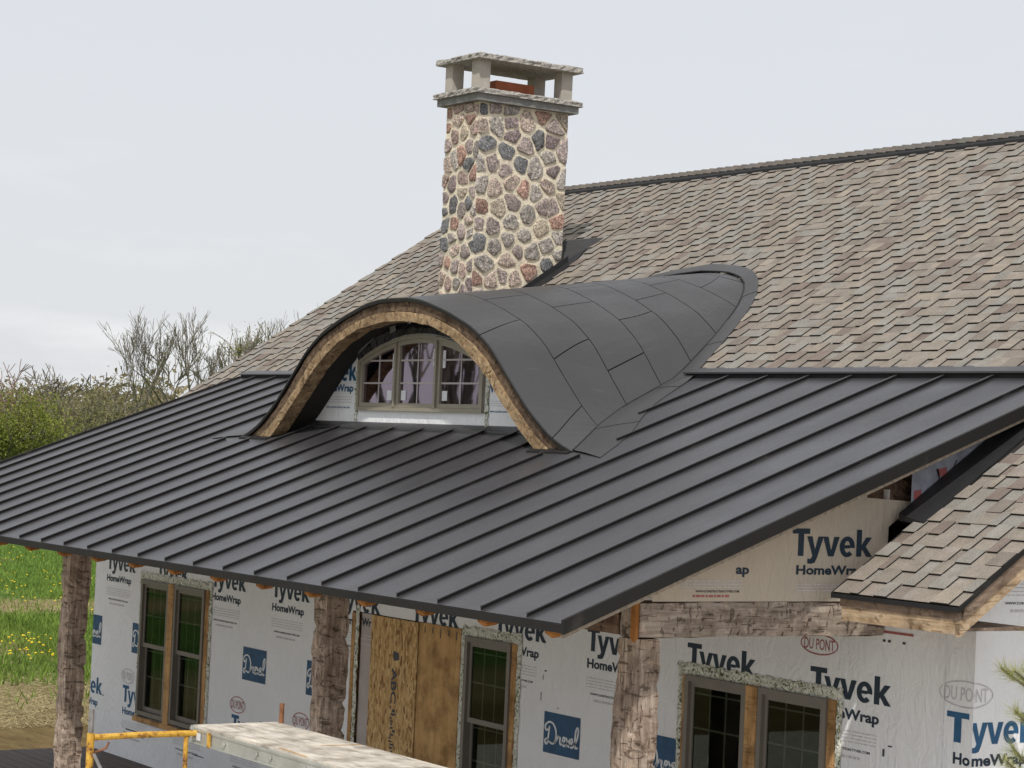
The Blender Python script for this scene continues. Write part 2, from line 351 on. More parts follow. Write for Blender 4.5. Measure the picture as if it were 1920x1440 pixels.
# ---- printed lettering --------------------------------------------------------------------------
_glyph = {}
def glyphs(s, bold):
    if (s, bold) in _glyph: return _glyph[(s, bold)]
    cu = bpy.data.curves.new("t", 'FONT'); cu.body = s; cu.size = 1; cu.offset = bold; cu.resolution_u = 3; cu.dimensions = '2D'; cu.fill_mode = 'FRONT'
    o = bpy.data.objects.new("t", cu); COL.objects.link(o); bpy.context.view_layer.update()
    me = bpy.data.meshes.new_from_object(o.evaluated_get(bpy.context.evaluated_depsgraph_get()))
    V = np.array([v.co[:2] for v in me.vertices]); F = [tuple(p.vertices) for p in me.polygons]
    bpy.data.objects.remove(o); bpy.data.curves.remove(cu); bpy.data.meshes.remove(me)
    _glyph[(s, bold)] = (V, F); return V, F
def capheight(bold): V, _ = glyphs("T", bold); return V[:, 1].max() - V[:, 1].min(), V[:, 1].min()
def text2d(s, x, z, width, cap, bold=.02):
    V, F = glyphs(s, bold); ch, base = capheight(bold); V = V.copy()
    V[:, 0] = (V[:, 0] - V[:, 0].min()) / (np.ptp(V[:, 0])) * width + x; V[:, 1] = (V[:, 1] - base) / ch * cap + z
    return V, F
def heavy2d(s, x, z, width, cap, full=None):
    """heavy condensed letters drawn as outlines: T y v e k"""
    def ell(cx, cy, rx, ry, t): return (cx + rx * math.cos(t), cy + ry * math.sin(t))
    def letter(ch):
        if ch == 'T': return [(0, .81), (.21, .81), (.21, 0), (.41, 0), (.41, .81), (.62, .81), (.62, 1), (0, 1)], .52
        if ch == 'y': return [(0, .72), (.04, .60), (.21, .02), (.20, -.02), (.15, -.10), (.04, -.10), (.04, -.27), (.18, -.28), (.30, -.24), (.38, -.06), (.60, .72), (.41, .72), (.30, .25), (.19, .72)], .58
        if ch == 'v': return [(0, .72), (.20, 0), (.40, 0), (.60, .72), (.41, .72), (.30, .22), (.19, .72)], .61
        if ch == 'k': return [(0, 0), (.19, 0), (.19, .22), (.22, .26), (.37, 0), (.60, 0), (.34, .38), (.57, .72), (.35, .72), (.19, .44), (.19, 1), (0, 1)], .62
    V, F, x0 = [], [], 0.0
    for ch in s:
        b = len(V)
        if ch == 'e':
            n = 22; ts = [math.radians(-7.5 + 322 * i / n) for i in range(n + 1)]
            for t in ts: V.append((x0 + ell(.28, .36, .28, .385, t)[0], ell(.28, .36, .28, .385, t)[1])); V.append((x0 + ell(.28, .36, .105, .215, t)[0], ell(.28, .36, .105, .215, t)[1]))
            F += [(b + 2 * i, b + 2 * i + 2, b + 2 * i + 3, b + 2 * i + 1) for i in range(n)]
            b = len(V); V += [(x0 + .178, .30), (x0 + .384, .30), (x0 + .384, .42), (x0 + .178, .42)]; F.append((b, b + 1, b + 2, b + 3)); x0 += .62
        else:
            P_, adv = letter(ch); V += [(x0 + p, q) for p, q in P_]; F.append(tuple(range(b, len(V)))); x0 += adv
    V = np.array(V); k = (width / (2.95 if full is None else full)) if full is None else width / np.ptp(V[:, 0])
    V = V * np.array([k, cap]) + np.array([x, z]); return V, F
def clip2d(V, F, keep=None, holes=()):
    """cut a flat mesh to a window (u0,u1,v0,v1) and out of the holes"""
    bm = bmesh.new(); vs = [bm.verts.new((a, b, 0)) for a, b in V]
    for f in F:
        try: bm.faces.new([vs[i] for i in f])
        except ValueError: pass
    bm.normal_update(); bmesh.ops.triangulate(bm, faces=bm.faces[:]); bm.normal_update()
    def cuts(r):
        for co, no in (((r[0], 0, 0), (1, 0, 0)), ((r[1], 0, 0), (1, 0, 0)), ((0, r[2], 0), (0, 1, 0)), ((0, r[3], 0), (0, 1, 0))):
            bmesh.ops.bisect_plane(bm, geom=bm.verts[:] + bm.edges[:] + bm.faces[:], plane_co=co, plane_no=no)
    for r, ins in ([(keep, False)] if keep else []) + [(h, True) for h in holes]:
        cuts(r); dead = []
        for f in bm.faces:
            c = f.calc_center_median(); inside = r[0] < c.x < r[1] and r[2] < c.y < r[3]
            if inside == ins: dead.append(f)
        bmesh.ops.delete(bm, geom=dead, context='FACES')
    lv = [v for v in bm.verts if v.link_faces]; ix = {v: i for i, v in enumerate(lv)}
    o = np.array([v.co[:2] for v in lv]).reshape(-1, 2), [tuple(ix[v] for v in f.verts) for f in bm.faces]; bm.free(); return o
def ribbon(paths, wd):
    V, F = [], []
    for P in paths:
        P = np.array(P, float); n = len(P); Q = []
        for i in range(n - 1):
            p0, p1, p2, p3 = P[max(i - 1, 0)], P[i], P[i + 1], P[min(i + 2, n - 1)]
            for t in np.linspace(0, 1, 5)[:-1]:
                Q.append(.5 * ((2 * p1) + (-p0 + p2) * t + (2 * p0 - 5 * p1 + 4 * p2 - p3) * t * t + (-p0 + 3 * p1 - 3 * p2 + p3) * t ** 3))
        Q.append(P[-1]); Q = np.array(Q); T = np.gradient(Q, axis=0); T /= np.linalg.norm(T, axis=1)[:, None] + 1e-9; Nn = np.stack([-T[:, 1], T[:, 0]], 1)
        b = len(V); V += (Q + Nn * wd / 2).tolist() + (Q - Nn * wd / 2).tolist(); k = len(Q)
        F += [(b + i, b + k + i, b + k + i + 1, b + i + 1) for i in range(k - 1)]
    return np.array(V), F
SCRIPT = [[(.14, .62), (.12, .40), (.10, .22), (.06, .16), (.02, .22), (.06, .30), (.14, .24), (.26, .20), (.34, .34), (.33, .55), (.24, .70), (.12, .72), (.03, .64), (.02, .55), (.06, .50), (.10, .55)],
          [(.30, .22), (.38, .34), (.40, .42), (.42, .38), (.47, .40), (.46, .30), (.48, .22), (.52, .24)],
          [(.52, .24), (.60, .34), (.60, .41), (.555, .40), (.54, .28), (.58, .20), (.65, .25)],
          [(.63, .42), (.66, .38), (.70, .24), (.74, .20)], [(.76, .41), (.70, .31), (.64, .20)],
          [(.74, .22), (.82, .33), (.82, .41), (.775, .40), (.76, .28), (.80, .20), (.87, .25)],
          [(.87, .25), (.96, .45), (.985, .66), (.95, .72), (.91, .60), (.90, .35), (.92, .21), (.98, .24)]]
class Wall2D:
    """prints on a plane: point(u, v) = O + u*U + v*Z, pushed out along its normal"""
    def __init__(s, fn, parent, holes=(), keep=None): s.fn, s.parent, s.holes, s.keep = fn, parent, list(holes), keep
    def put(s, name, VF, mat, lift=.0025):
        V, F = VF
        if len(F) == 0: return
        lo, hi = V.min(0), V.max(0)
        hs = [h for h in s.holes if h[0] < hi[0] and h[1] > lo[0] and h[2] < hi[1] and h[3] > lo[1]]
        if hs or s.keep: V, F = clip2d(V, F, s.keep, hs)
        if len(F) == 0: return
        mk(name, [s.fn(a, b, lift) for a, b in V], F, mat, s.parent)
    def rect(s, u0, u1, v0, v1): return np.array([(u0, v0), (u1, v0), (u1, v1), (u0, v1)]), [(0, 1, 2, 3)]
    def dashes(s, u0, u1, v, h, rnd, mn=.012, mx=.06):
        V, F = [], []; u = u0
        while u < u1:
            e = min(u + rnd.uniform(mn, mx), u1); b = len(V); V += [(u, v), (e, v), (e, v + h), (u, v + h)]; F.append((b, b + 1, b + 2, b + 3)); u = e + rnd.uniform(.006, .012)
        return V, F
    def block(s, x, zb, mat, wd=.80, cap=.185, fine=True, seed=0, word="Tyvek", word2="HomeWrap"):
        rnd = random.Random(seed)
        s.put("lettering", heavy2d(word, x, zb, wd, cap), mat)
        s.put("lettering", text2d(word2, x + .012, zb - .135, wd * .845, .075, .034), M['blue_shaded'] if mat is M['blue_shaded'] else mat)
        if fine:
            V, F = [], []
            for r_ in range(4):
                a, b = s.dashes(x + .01, x + wd * .84, zb - .215 - .024 * r_, .007, rnd); o = len(V); V += a; F += [tuple(i + o for i in f) for f in b]
            s.put("fine_print", (np.array(V), F), M['paleprint'])
            s.put("lettering", text2d("WWW.CONSTRUCTION.TYVEK.COM", x + .07, zb - .345, wd * .68, .017, .03), M['dark'])
            V, F = s.dashes(x + .12, x + wd * .66, zb - .395, .018, rnd, .01, .05); s.put("fine_print", (np.array(V), F), M['paleprint'])
    def oval(s, cx, cz, rx, rz, mat=None):
        mat = mat or M['red']; n = 36; V, F = [], []
        for k in range(n):
            a = 2 * math.pi * k / n
            V += [(cx + rx * math.cos(a), cz + rz * math.sin(a)), (cx + (rx - .010) * math.cos(a), cz + (rz - .010) * math.sin(a))]
        F = [(2 * k, 2 * ((k + 1) % n), 2 * ((k + 1) % n) + 1, 2 * k + 1) for k in range(n)]
        s.put("oval_emblem", (np.array(V), F), mat)
        s.put("lettering", text2d("DU PONT", cx - rx * .80, cz - rz * .5, rx * 1.6, rz * 1.0, .004), mat)
    def square(s, x, z, wd=.505, ht=.332):
        s.put("blue_square", s.rect(x, x + wd, z, z + ht), M['logoblue'])
        V, F = ribbon(SCRIPT, .045); V = V * np.array([wd * .94, ht * .98]) + np.array([x + wd * .03, z + ht * .05]); s.put("script_lettering", (V, F), M['white'], .004)

# ---- walls ---------------------------------------------------------------------------------------
HEAD = -.61
OPEN = {'L': (-12.02, -10.37, -2.11, HEAD), 'M': (-5.43, -4.65, -2.11, HEAD), 'R': (-2.43, -.735, -2.11, HEAD), 'D': (-7.40, -5.50, DECK, -.56)}
def wall_grid(x0, x1, z0, ztop, holes):
    """wall sheet with openings; returns verts/faces in (x,z)"""
    xs = sorted({x0, x1, *[h[0] for h in holes], *[h[1] for h in holes]}); zs = sorted({z0, ztop, *[h[2] for h in holes if h[2] > z0], *[h[3] for h in holes]})
    V, F = [], []
    for i in range(len(xs) - 1):
        for j in range(len(zs) - 1):
            cx, cz = (xs[i] + xs[i + 1]) / 2, (zs[j] + zs[j + 1]) / 2
            if any(h[0] < cx < h[1] and h[2] < cz < h[3] for h in holes): continue
            b = len(V); V += [(xs[i], zs[j]), (xs[i + 1], zs[j]), (xs[i + 1], zs[j + 1]), (xs[i], zs[j + 1])]; F.append((b, b + 1, b + 2, b + 3))
    return V, F
wb = MB()
V2, F2 = wall_grid(GXL, GX, DECK, .50, list(OPEN.values()))
wb.add([(a, WY, b) for a, b in V2], F2)
wb.add([(a, WY + .12, b) for a, b in V2], [tuple(reversed(f)) for f in F2], 1)
wb.add([(GXL + .55, WY, .50), (CHK, WY, .50), (CHK, WY, .86), (GXL + .55, WY, .86)], [(0, 1, 2, 3)])
for h in OPEN.values():                                      # reveals
    x0, x1, z0, z1 = h
    wb.add([(x0, WY, z0), (x0, WY + .12, z0), (x0, WY + .12, z1), (x0, WY, z1), (x1, WY, z0), (x1, WY + .12, z0), (x1, WY + .12, z1), (x1, WY, z1)],
           [(0, 3, 2, 1), (4, 5, 6, 7), (3, 7, 6, 2), (0, 1, 5, 4)], 1)
front = wb.obj("front_wall", [M['wrap'], M['interior']], house)
PAD = .085
fw = Wall2D(lambda u, v, l: (u, WY - l, v), front, holes=[(h[0] - (.0 if k == 'D' else .06), h[1] + (.0 if k == 'D' else .06), h[2], h[3] + (.0 if k == 'D' else .05)) for k, h in OPEN.items()], keep=(GXL, GX, DECK, .5))
PER = 1.333
for k in range(9):
    x = -13.009 + PER * k
    if k in (0, 1, 2, 3, 4, 5, 6, 7): fw.block(x, -.56, M['blue_shaded'], .775, .185, True, k)
fw.block(-2.40, -.562, M['blue_shaded'], .80, .19, False, 20); fw.block(-1.02, -.592, M['blue_shaded'], .82, .19, True, 21)
fw.oval(-.94, -.245, .195, .075); fw.oval(-2.18, -.20, .18, .06)
for k in range(9):
    fw.square(-13.58 + 1.3365 * k, -1.44)
for k in range(-1, 8):
    x = -12.424 + PER * k; fw.oval(x + .12, -1.71, .17, .085, M['paleprint'] if k < 2 else None); fw.block(x, -2.0, M['blue'], .775, .185, True, 40 + k)
# loose marks and the red-and-black strip by the beam
fw.put("red_stripe", fw.rect(-.36, -.02, -.105, -.088), M['red'])
for u in (-.31, -.26, -.12): fw.put("black_mark", fw.rect(u, u + .028, -.165, -.148), M['dark'])
for u, v, a, b in ((-4.25, -.79, .03, .012), (-4.27, -.86, .008, .04), (-4.29, -1.03, .01, .07), (-4.05, -1.07, .02, .008), (-.22, -.86, .04, .01), (-.27, -.93, .02, .05), (-13.0, -2.0, .08, .008), (-12.3, -2.3, .3, .012), (-10.6, -2.35, .25, .01)):
    fw.put("ink_mark", fw.rect(u, u + a, v, v + b), M['dark'])
fw.put('wrap_fold', fw.rect(.275, .287, -2.6, -.02), M['wrap'], .007)
# the corner print wraps from the front wall to the gable wall
fw.oval(.47, -.43, .235, .088, M['paleprint'])
fw.put("lettering", heavy2d("T", .315, -.745, .20, .195, 1), M['blue'])
fw.put("lettering", text2d("Ho", .383, -.885, .15, .075, .034), M['blue_shaded'])
gy = 2 * D2 - WY
V = [(GX, WY, GROUND), (GX, gy, GROUND), (GX, gy, Zm(WY) - .12), (GX, D2, Zm(D2) - .12), (GX, WY, Zm(WY) - .12)]
gable = mk("gable_wall", V, [(0, 1, 2, 3, 4)], M['wrap'], house)
gw = Wall2D(lambda u, v, l: (GX + l, WY + u, v), gable, keep=(.001, 8, GROUND, 3))
gw.put("lettering", heavy2d("yvek", -.015, -.745, .60, .195, 1), M['blue'])
gw.put("lettering", text2d("meWrap", .0, -.885, .50, .075, .034), M['blue_shaded'])
gw.oval(-.06, -.43, .235, .088, M['paleprint'])
gw.block(.18, .50, M['blue'], .8, .19, True, 77)
for z_, n_, o_ in ((1.75, 4, .6), (.50, 4, 2.55), (-.75, 5, 2.8), (-2.0, 6, .2)):
    for k in range(n_): gw.block(o_ + 1.33 * k, z_, M['blue'], .8, .19, True, 100 + k)
gw.block(1.35, .50, M['blue'], .8, .19, True, 78); gw.block(1.5, -.75, M['blue'], .8, .19, True, 79)
V = [(GXL, WY, GROUND), (GXL, gy, GROUND), (GXL, gy, Zm(WY) - .12), (GXL, D2, Zm(D2) - .12), (GXL, WY, Zm(WY) - .12)]
mk("gable_wall", V, [(4, 3, 2, 1, 0)], M['wrap'], house)
mk("back_wall", [(GXL, gy, GROUND), (GX, gy, GROUND), (GX, gy, Zm(WY) - .12), (GXL, gy, Zm(WY) - .12)], [(3, 2, 1, 0)], M['wrap'], house)
mk("foundation", *(lambda b: (b.V, b.F))(MB().box((GXL, WY, GROUND), (GX, WY + .2, DECK - .004))), M['limegrey'], house)
mk("interior_floor", [(GXL, WY + .21, DECK), (GX, WY + .21, DECK), (GX, gy, DECK), (GXL, gy, DECK)], [(0, 1, 2, 3)], M['interior'], house)
mk("interior_wall", *(lambda b: (b.V, b.F))(MB().box((GXL + .1, WY + 3.4, DECK + .01), (GX - .1, WY + 3.5, .4))), M['interior'], house)
mk("interior_ceiling", *(lambda b: (b.V, b.F))(MB().box((GXL + .1, WY + .13, -.2), (GX - .1, WY + 3.4, -.12))), M['interior'], house)

# cheek wall over the side beam
BT, BB = .107, -.128
def cheek(xf, name="cheek_wall"):
    zu = lambda y: S1 * y - .075
    P = [(.88, BT), (WY, BT), (WY, Zm(WY) - .04), (D1 - .05, Zm(D1 - .05) - .02), (D1 - .05, zu(D1 - .05)), (3.09, zu(3.09)), (3.07, .785), (2.66, .80), (2.62, zu(2.62)), (.88, zu(.88))]
    return P, zu
P, zu = cheek(CHK)
chk = mk("cheek_wall", [(CHK, a, b) for a, b in P], [tuple(range(len(P)))], M['wrap_shaded'], house)
cw = Wall2D(lambda u, v, l: (CHK + l, u, v), chk)
cw.put("lettering", heavy2d("Tyvek", 2.013, .405, .715, .18), M['blue_shaded'])
cw.put("lettering", text2d("HomeWrap", 2.055, .283, .60, .062, .034), M['blue_shaded'])
rr = random.Random(3)
for v0 in (.215, .195, .175): cw.put("fine_print", tuple(map(lambda q: q, (lambda a: (np.array(a[0]), a[1]))(cw.dashes(2.06, 2.6, v0, .007, rr)))), M['paleprint'])
cw.put("lettering", text2d("ap", 1.545, .283, .11, .062, .034), M['blue_shaded'])
for v0 in (.235, .215, .195): cw.put("fine_print", (lambda a: (np.array(a[0]), a[1]))(cw.dashes(1.10, 1.60, v0, .007, rr)), M['paleprint'])
cw.put("lettering", text2d("WWW.CONSTRUCTION.TYVEK.COM", 1.22, .165, .36, .014, .03), M['dark'])
cw.put("fine_print", (lambda a: (np.array(a[0]), a[1]))(cw.dashes(1.2, 1.5, .135, .014, rr, .01, .04)), M['red'])
# bare framing showing above the wrap, and the odd printed sheet
mk("bare_sheathing", [(CHK - .06, 2.60, .77), (CHK - .06, 3.12, .77), (CHK - .06, 3.12, zu(3.12)), (CHK - .06, 2.60, zu(2.60))], [(0, 1, 2, 3)], M['hewn_x'], house)
SX = -.225
sheet = mk("printed_sheet", [(SX, 2.99, .77), (SX, 3.92, 1.36), (SX, 3.95, 1.43), (SX, 2.99, 1.065)], [(0, 1, 2, 3)], simple("pale_blue_wrap", (.30, .32, .38), .6, .3, 8, bmp=.4, bscale=6), house)
sw = Wall2D(lambda u, v, l: (SX + l, u - .09, v + .01), sheet)
for P4 in ([(3.10, .79), (3.17, .80), (3.17, .86), (3.10, .85)], [(3.22, .80), (3.26, .83), (3.25, .86), (3.21, .84)], [(3.31, 1.0), (3.40, 1.02), (3.40, .97), (3.33, .95)], [(3.47, 1.03), (3.75, 1.15), (3.66, 1.10), (3.52, .99)]):
    sw.put("red_print", (np.array(P4), [(0, 1, 2, 3)]), M['red'])
for P4 in ([(3.30, 1.0), (3.33, .93), (3.345, .93), (3.32, 1.01)], [(3.44, .98), (3.455, .98), (3.50, 1.07), (3.485, 1.07)]):
    sw.put("dark_print", (np.array(P4), [(0, 1, 2, 3)]), M['dark'])
# step flashing along the cheek
fb = MB()
def on0(x, y, h): return (x, y, Zm(y) + h)
n_up = Vector((0, -S2, 1)).normalized()
ya_, yb2 = 2.87, 4.44
fb.hexa([on0(-.215, ya_, .004), on0(.055, ya_ - .03, .004), on0(.055, yb2, .004), on0(-.215, yb2, .004), on0(-.215, ya_, .05), on0(.055, ya_ - .03, .022), on0(.055, yb2, .022), on0(-.215, yb2, .05)])
fb.obj("cheek_flashing", M['membrane'], house)

# ---- hewn timbers --------------------------------------------------------------------------------
def timber(name, a, b, wdt, hgt, mat, parent, seed=0, n=26, rough=.012, up=(0, 0, 1), chop=.012, **k):
    a, b = Vector(a), Vector(b); d = (b - a); ln = d.length; d /= ln; up = Vector(up); sd = d.cross(up).normalized(); up = sd.cross(d)
    rn = random.Random(seed); ring = []
    q = [(-.5, -.5), (-.2, -.5), (.15, -.5), (.5, -.5), (.5, -.2), (.5, .2), (.5, .5), (.2, .5), (-.15, .5), (-.5, .5), (-.5, .15), (-.5, -.2)]
    V, F = [], []; m_ = len(q)
    for i in range(n + 1):
        t = i / n
        for j, (u, v) in enumerate(q):
            cr = .93 if abs(u) == .5 and abs(v) == .5 else 1
            p = a + d * (ln * t) + sd * (u * wdt * cr) + up * (v * hgt * cr)
            s_ = noise.noise(p * 2.1 + Vector((seed, 0, 0))) * rough * 1.2 + noise.noise(p * 9 + Vector((0, seed, 0))) * rough
            if rn.random() < .10: s_ -= chop * rn.random()
            out_ = (sd * u + up * v).normalized(); p = p + out_ * s_
            if 0 < i < n: p += d * rn.uniform(-.2, .2) * ln / n
            V.append(p)
    for i in range(n):
        for j in range(m_):
            kk = (j + 1) % m_; F.append((i * m_ + j, i * m_ + kk, (i + 1) * m_ + kk, (i + 1) * m_ + j))
    F.append(tuple(reversed(range(m_)))); F.append(tuple(n * m_ + j for j in range(m_)))
    return mk(name, V, F, mat, parent, **k)
PX = [(-.41, .875, 3), (-4.335, .885, 5), (-9.285, .885, 9), (-12.98, .885, 11)]
for x, y, sd_ in PX:
    timber("porch_post", (x, y, DECK), (x, y, BB - .002), .215, .215, M['hewn_v'], house, sd_, n=60, rough=.018, up=(0, 1, 0), chop=.03)
timber("side_beam", (CHK - .105, .80, (BT + BB) / 2), (CHK - .105, WY - .004, (BT + BB) / 2), .21, BT - BB, M['hewn_y'], house, 21, n=44, rough=.010, chop=.016)
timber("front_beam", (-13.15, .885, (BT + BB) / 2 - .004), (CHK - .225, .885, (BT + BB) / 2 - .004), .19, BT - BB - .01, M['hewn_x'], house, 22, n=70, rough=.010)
kb = MB().box((CHK - .075, .775, BB - .02), (CHK - .02, .797, BT - .005)); kb.obj("corner_spline", M['orange'], house)

# ---- porch roof ----------------------------------------------------------------------------------
pr = MB()
for x0, x1, y0, y1, t0, t1, mi in ((XML + .02, -.02, .02, D1, .02, .045, 0),):
    pr.hexa([(x0, y0, S1 * y0 - t1), (x1, y0, S1 * y0 - t1), (x1, y1, S1 * y1 - t1), (x0, y1, S1 * y1 - t1), (x0, y0, S1 * y0 - t0), (x1, y0, S1 * y0 - t0), (x1, y1, S1 * y1 - t0), (x0, y1, S1 * y1 - t0)])
porch = pr.obj("porch_roof", M['ply_edge'], house)
# dormer shape
DCX, DY0 = -6.55, 2.68
_B = np.array([(0, 1), (.0877, .998), (.175, .973), (.316, .892), (.456, .785), (.56, .654), (.667, .446), (.77, .254), (.877, .10), (.95, .03), (1, 0)])
_bs = np.linspace(0, 1, 401); _bv = np.interp(_bs, _B[:, 0], _B[:, 1])
_pad = np.concatenate([_bv[40:0:-1], _bv, np.zeros(40)]); _k = np.hanning(45); _k /= _k.sum(); _bv = np.convolve(_pad, _k, 'same')[40:-40]; _bv[-1] = 0; _bv /= _bv[0]
def B(s): return float(np.interp(abs(s), _bs, _bv))
_hw = np.array([(2.5, 2.95), (2.70, 2.82), (3.23, 2.40), (3.68, 2.13), (4.24, 1.93), (4.63, 1.80), (5.05, 1.63), (5.47, 1.40), (5.735, 1.18), (5.94, .93), (6.03, .74), (6.10, .50), (6.14, .25), (6.155, .02)])
def hw(y): return float(np.interp(y, _hw[:, 0], _hw[:, 1]))
def zc(y): return 2.32 + .145 * (y - DY0)
def dpt(s, y, off=0.0):
    def raw(s, y):
        h_ = hw(y); k = min(h_ / 2.85, 1.0); e1 = B(k); bn = (B(abs(s) * k) - e1) / max(1 - e1, 1e-4)
        if h_ < .75: bn = bn * (h_ / .75) + (1 - s * s) * (1 - h_ / .75)
        return Vector((DCX + s * h_, y, zr(y) + max(zc(y) - zr(y), 0) * bn))
    p = raw(s, y)
    if off:
        e = 1e-3; du = raw(min(s + e, 1), y) - raw(max(s - e, -1), y); dv = raw(s, y + e) - raw(s, y - e)
        n_ = du.cross(dv); n_ = n_.normalized() if n_.length > 1e-12 else Vector((0, 0, 1))
        if n_.z < 0: n_ = -n_
        p = p + n_ * off
    return p
def valley_y(u):
    """y at which the dormer valley crosses this offset from the dormer's middle"""
    u = abs(u); ys = np.linspace(2.5, 6.15, 400); h = np.interp(ys, _hw[:, 0], _hw[:, 1]); i = np.where(h < u)[0]
    return float(ys[i[0]]) if len(i) else 6.15
seams = [-W0 - k * SP for k in range(25)]
edges = [0.0] + seams + [XML]
RH, RW = .030, .012
FWD = ([2.6, 3.2, 3.9, 4.6, 5.6, 6.2], [.46, .36, .27, .19, .16, .13])
def rib_spans(x):
    u = abs(x - DCX)
    ys = np.linspace(2.56, 4.4, 200); uo = np.interp(ys, _hw[:, 0], _hw[:, 1]) + np.interp(ys, *FWD); hit = np.where(uo < u + .02)[0]
    if u > 3.34: return [(0.0, D1 - .005)]
    sp = [(0.0, 3.03 if u < 2.27 else 2.56)]
    if len(hit): sp.append((float(ys[hit[0]]) + .04, D1 - .005))
    return sp
for k in range(len(edges) - 1):
    x1, x0 = edges[k] - (.012 if k == 0 else 0), edges[k + 1] + (.012 if k == len(edges) - 2 else 0)
    b = MB()
    wob = [R.uniform(-.0015, .0015) for _ in range(8)]
    ny = 7; ys = np.linspace(0, D1, ny); xm = (x0 + x1) / 2
    V = []; 
    for j, y in enumerate(ys):
        for x, dz in ((x0, 0), (xm, wob[j]), (x1, 0)): V.append((x, y, S1 * y + dz))
    b.add(V, [(j * 3 + i, j * 3 + i + 1, j * 3 + i + 4, j * 3 + i + 3) for j in range(ny - 1) for i in range(2)])
    b.add([(x0, 0, 0), (x1, 0, 0), (x1, .006, -.022), (x0, .006, -.022)], [(3, 2, 1, 0)])
    if k < len(edges) - 2:                                  # the seam on this panel's far side
        for y0, y1 in rib_spans(x0):
            y0 = max(y0, .012)
            for hwid, ha, hb, mi_ in ((.0045, -.002, RH - .008, 1), (.0100, RH - .008, RH, 0)):  # web darker than the panel: shade under the seam cap put into colour
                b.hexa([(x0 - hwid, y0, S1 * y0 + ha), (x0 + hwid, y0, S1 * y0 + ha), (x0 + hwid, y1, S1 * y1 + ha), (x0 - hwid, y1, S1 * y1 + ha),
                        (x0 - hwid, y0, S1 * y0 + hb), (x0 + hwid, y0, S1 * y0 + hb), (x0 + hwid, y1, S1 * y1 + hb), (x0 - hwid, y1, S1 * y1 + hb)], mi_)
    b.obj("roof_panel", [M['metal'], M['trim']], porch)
MB().box((XML, -.012, -.056), (0, .004, -.006)).obj("eave_trim", M['trim'], porch)
for xa, xb in ((-.012, .014), (XML - .014, XML + .012)):
    t = MB().hexa([(xa, -.016, -.062), (xb, -.016, -.062), (xb, D1, S1 * D1 - .062), (xa, D1, S1 * D1 - .062), (xa, -.016, .024), (xb, -.016, .024), (xb, D1, S1 * D1 + .024), (xa, D1, S1 * D1 + .024)])
    t.obj("rake_trim", M['trim'], porch)
    xs_ = xa - .008 if xa > -1 else xb - .010
    t = MB().hexa([(xs_ - .012, .0, -.085), (xs_ + .02, .0, -.085), (xs_ + .02, D1, S1 * D1 - .085), (xs_ - .012, D1, S1 * D1 - .085), (xs_ - .012, .0, -.063), (xs_ + .02, .0, -.063), (xs_ + .02, D1, S1 * D1 - .063), (xs_ - .012, D1, S1 * D1 - .063)])
    t.obj("rake_board", M['ply_edge'], porch)
# purlin-like rafters with rounded fresh-cut tails
for k in range(18):
    x = -.24 - .752 * k + R.uniform(-.01, .01)
    if x < XML + .1: break
    b = MB(); hh = .11; ww = .027; sec = []
    for y, dn in ((.05, .5), (.09, .85), (.16, 1.0), (WY - .01 if x < CHK else .95, 1.0)):
        zt = S1 * y - .047; sec.append([(x - ww, y, zt), (x + ww, y, zt), (x + ww, y, zt - hh * dn * .85), (x + ww * .4, y, zt - hh * dn), (x - ww * .4, y, zt - hh * dn), (x - ww, y, zt - hh * dn * .85)])
    V = [p for s_ in sec for p in s_]; F = [(i * 6 + j, i * 6 + (j + 1) % 6, (i + 1) * 6 + (j + 1) % 6, (i + 1) * 6 + j) for i in range(3) for j in range(6)] + [(5, 4, 3, 2, 1, 0), (18, 19, 20, 21, 22, 23)]
    mk("rafter", V, F, M['orange'], house)

# transition flashing between metal and shingles
def transition(x0, x1):
    b = MB(); ya, yb_ = D1 - .012, D1 + .135
    up = .052
    b.hexa([(x0, ya, S1 * D1 + up - .014), (x1, ya, S1 * D1 + up - .014), (x1, yb_, Zm(yb_) + .004), (x0, yb_, Zm(yb_) + .004), (x0, ya, S1 * D1 + up), (x1, ya, S1 * D1 + up), (x1, yb_, Zm(yb_) + .012), (x0, yb_, Zm(yb_) + .012)])
    b.obj("transition_flashing", M['metal'], porch)
    c = MB().box((x0 + .01, D1 + .012, S1 * D1 - .01), (x1 - .01, D1 + .03, S1 * D1 + up - .012)); c.obj("shadow_strip", M['gap'], porch)  # black colour stands for the shadow band under the flashing lip
transition(-4.60, -.002); transition(XML + .002, -8.55)

# ---- shingle roof --------------------------------------------------------------------------------
sr = MB(); TH = .014
def slab(x0, x1, y0, y1, t0, t1):
    sr.hexa([(x0, y0, Zm(y0) - t1), (x1, y0, Zm(y0) - t1), (x1, y1, Zm(y1) - t1), (x0, y1, Zm(y1) - t1), (x0, y0, Zm(y0) - t0), (x1, y0, Zm(y0) - t0), (x1, y1, Zm(y1) - t0), (x0, y1, Zm(y1) - t0)])
slab(XL + .02, XR - .02, D1 + .05, D2, .001, .11); slab(XC + .01, XR - .02, DE + .02, D1 + .05, .001, .03); slab(XL + .02, XML - .03, DE + .02, D1 + .05, .001, .03)
sr.add([(XL, D2, Zm(D2) - .11), (XR, D2, Zm(D2) - .11), (XR, 2 * D2 - DE, Zm(DE)), (XL, 2 * D2 - DE, Zm(DE)), (XL, D2, Zm(D2)), (XR, D2, Zm(D2)), (XR, 2 * D2 - DE, Zm(DE) + .1), (XL, 2 * D2 - DE, Zm(DE) + .1)], [(4, 5, 6, 7), (3, 2, 1, 0), (0, 1, 5, 4), (1, 2, 6, 5), (3, 0, 4, 7)])
sroof = sr.obj("shingle_roof", M['asphalt_edge'], house)
CS = 1 / math.sqrt(1 + S2 * S2); EXPO = .143 * CS
NRM = Vector((0, -S2 * CS, CS))
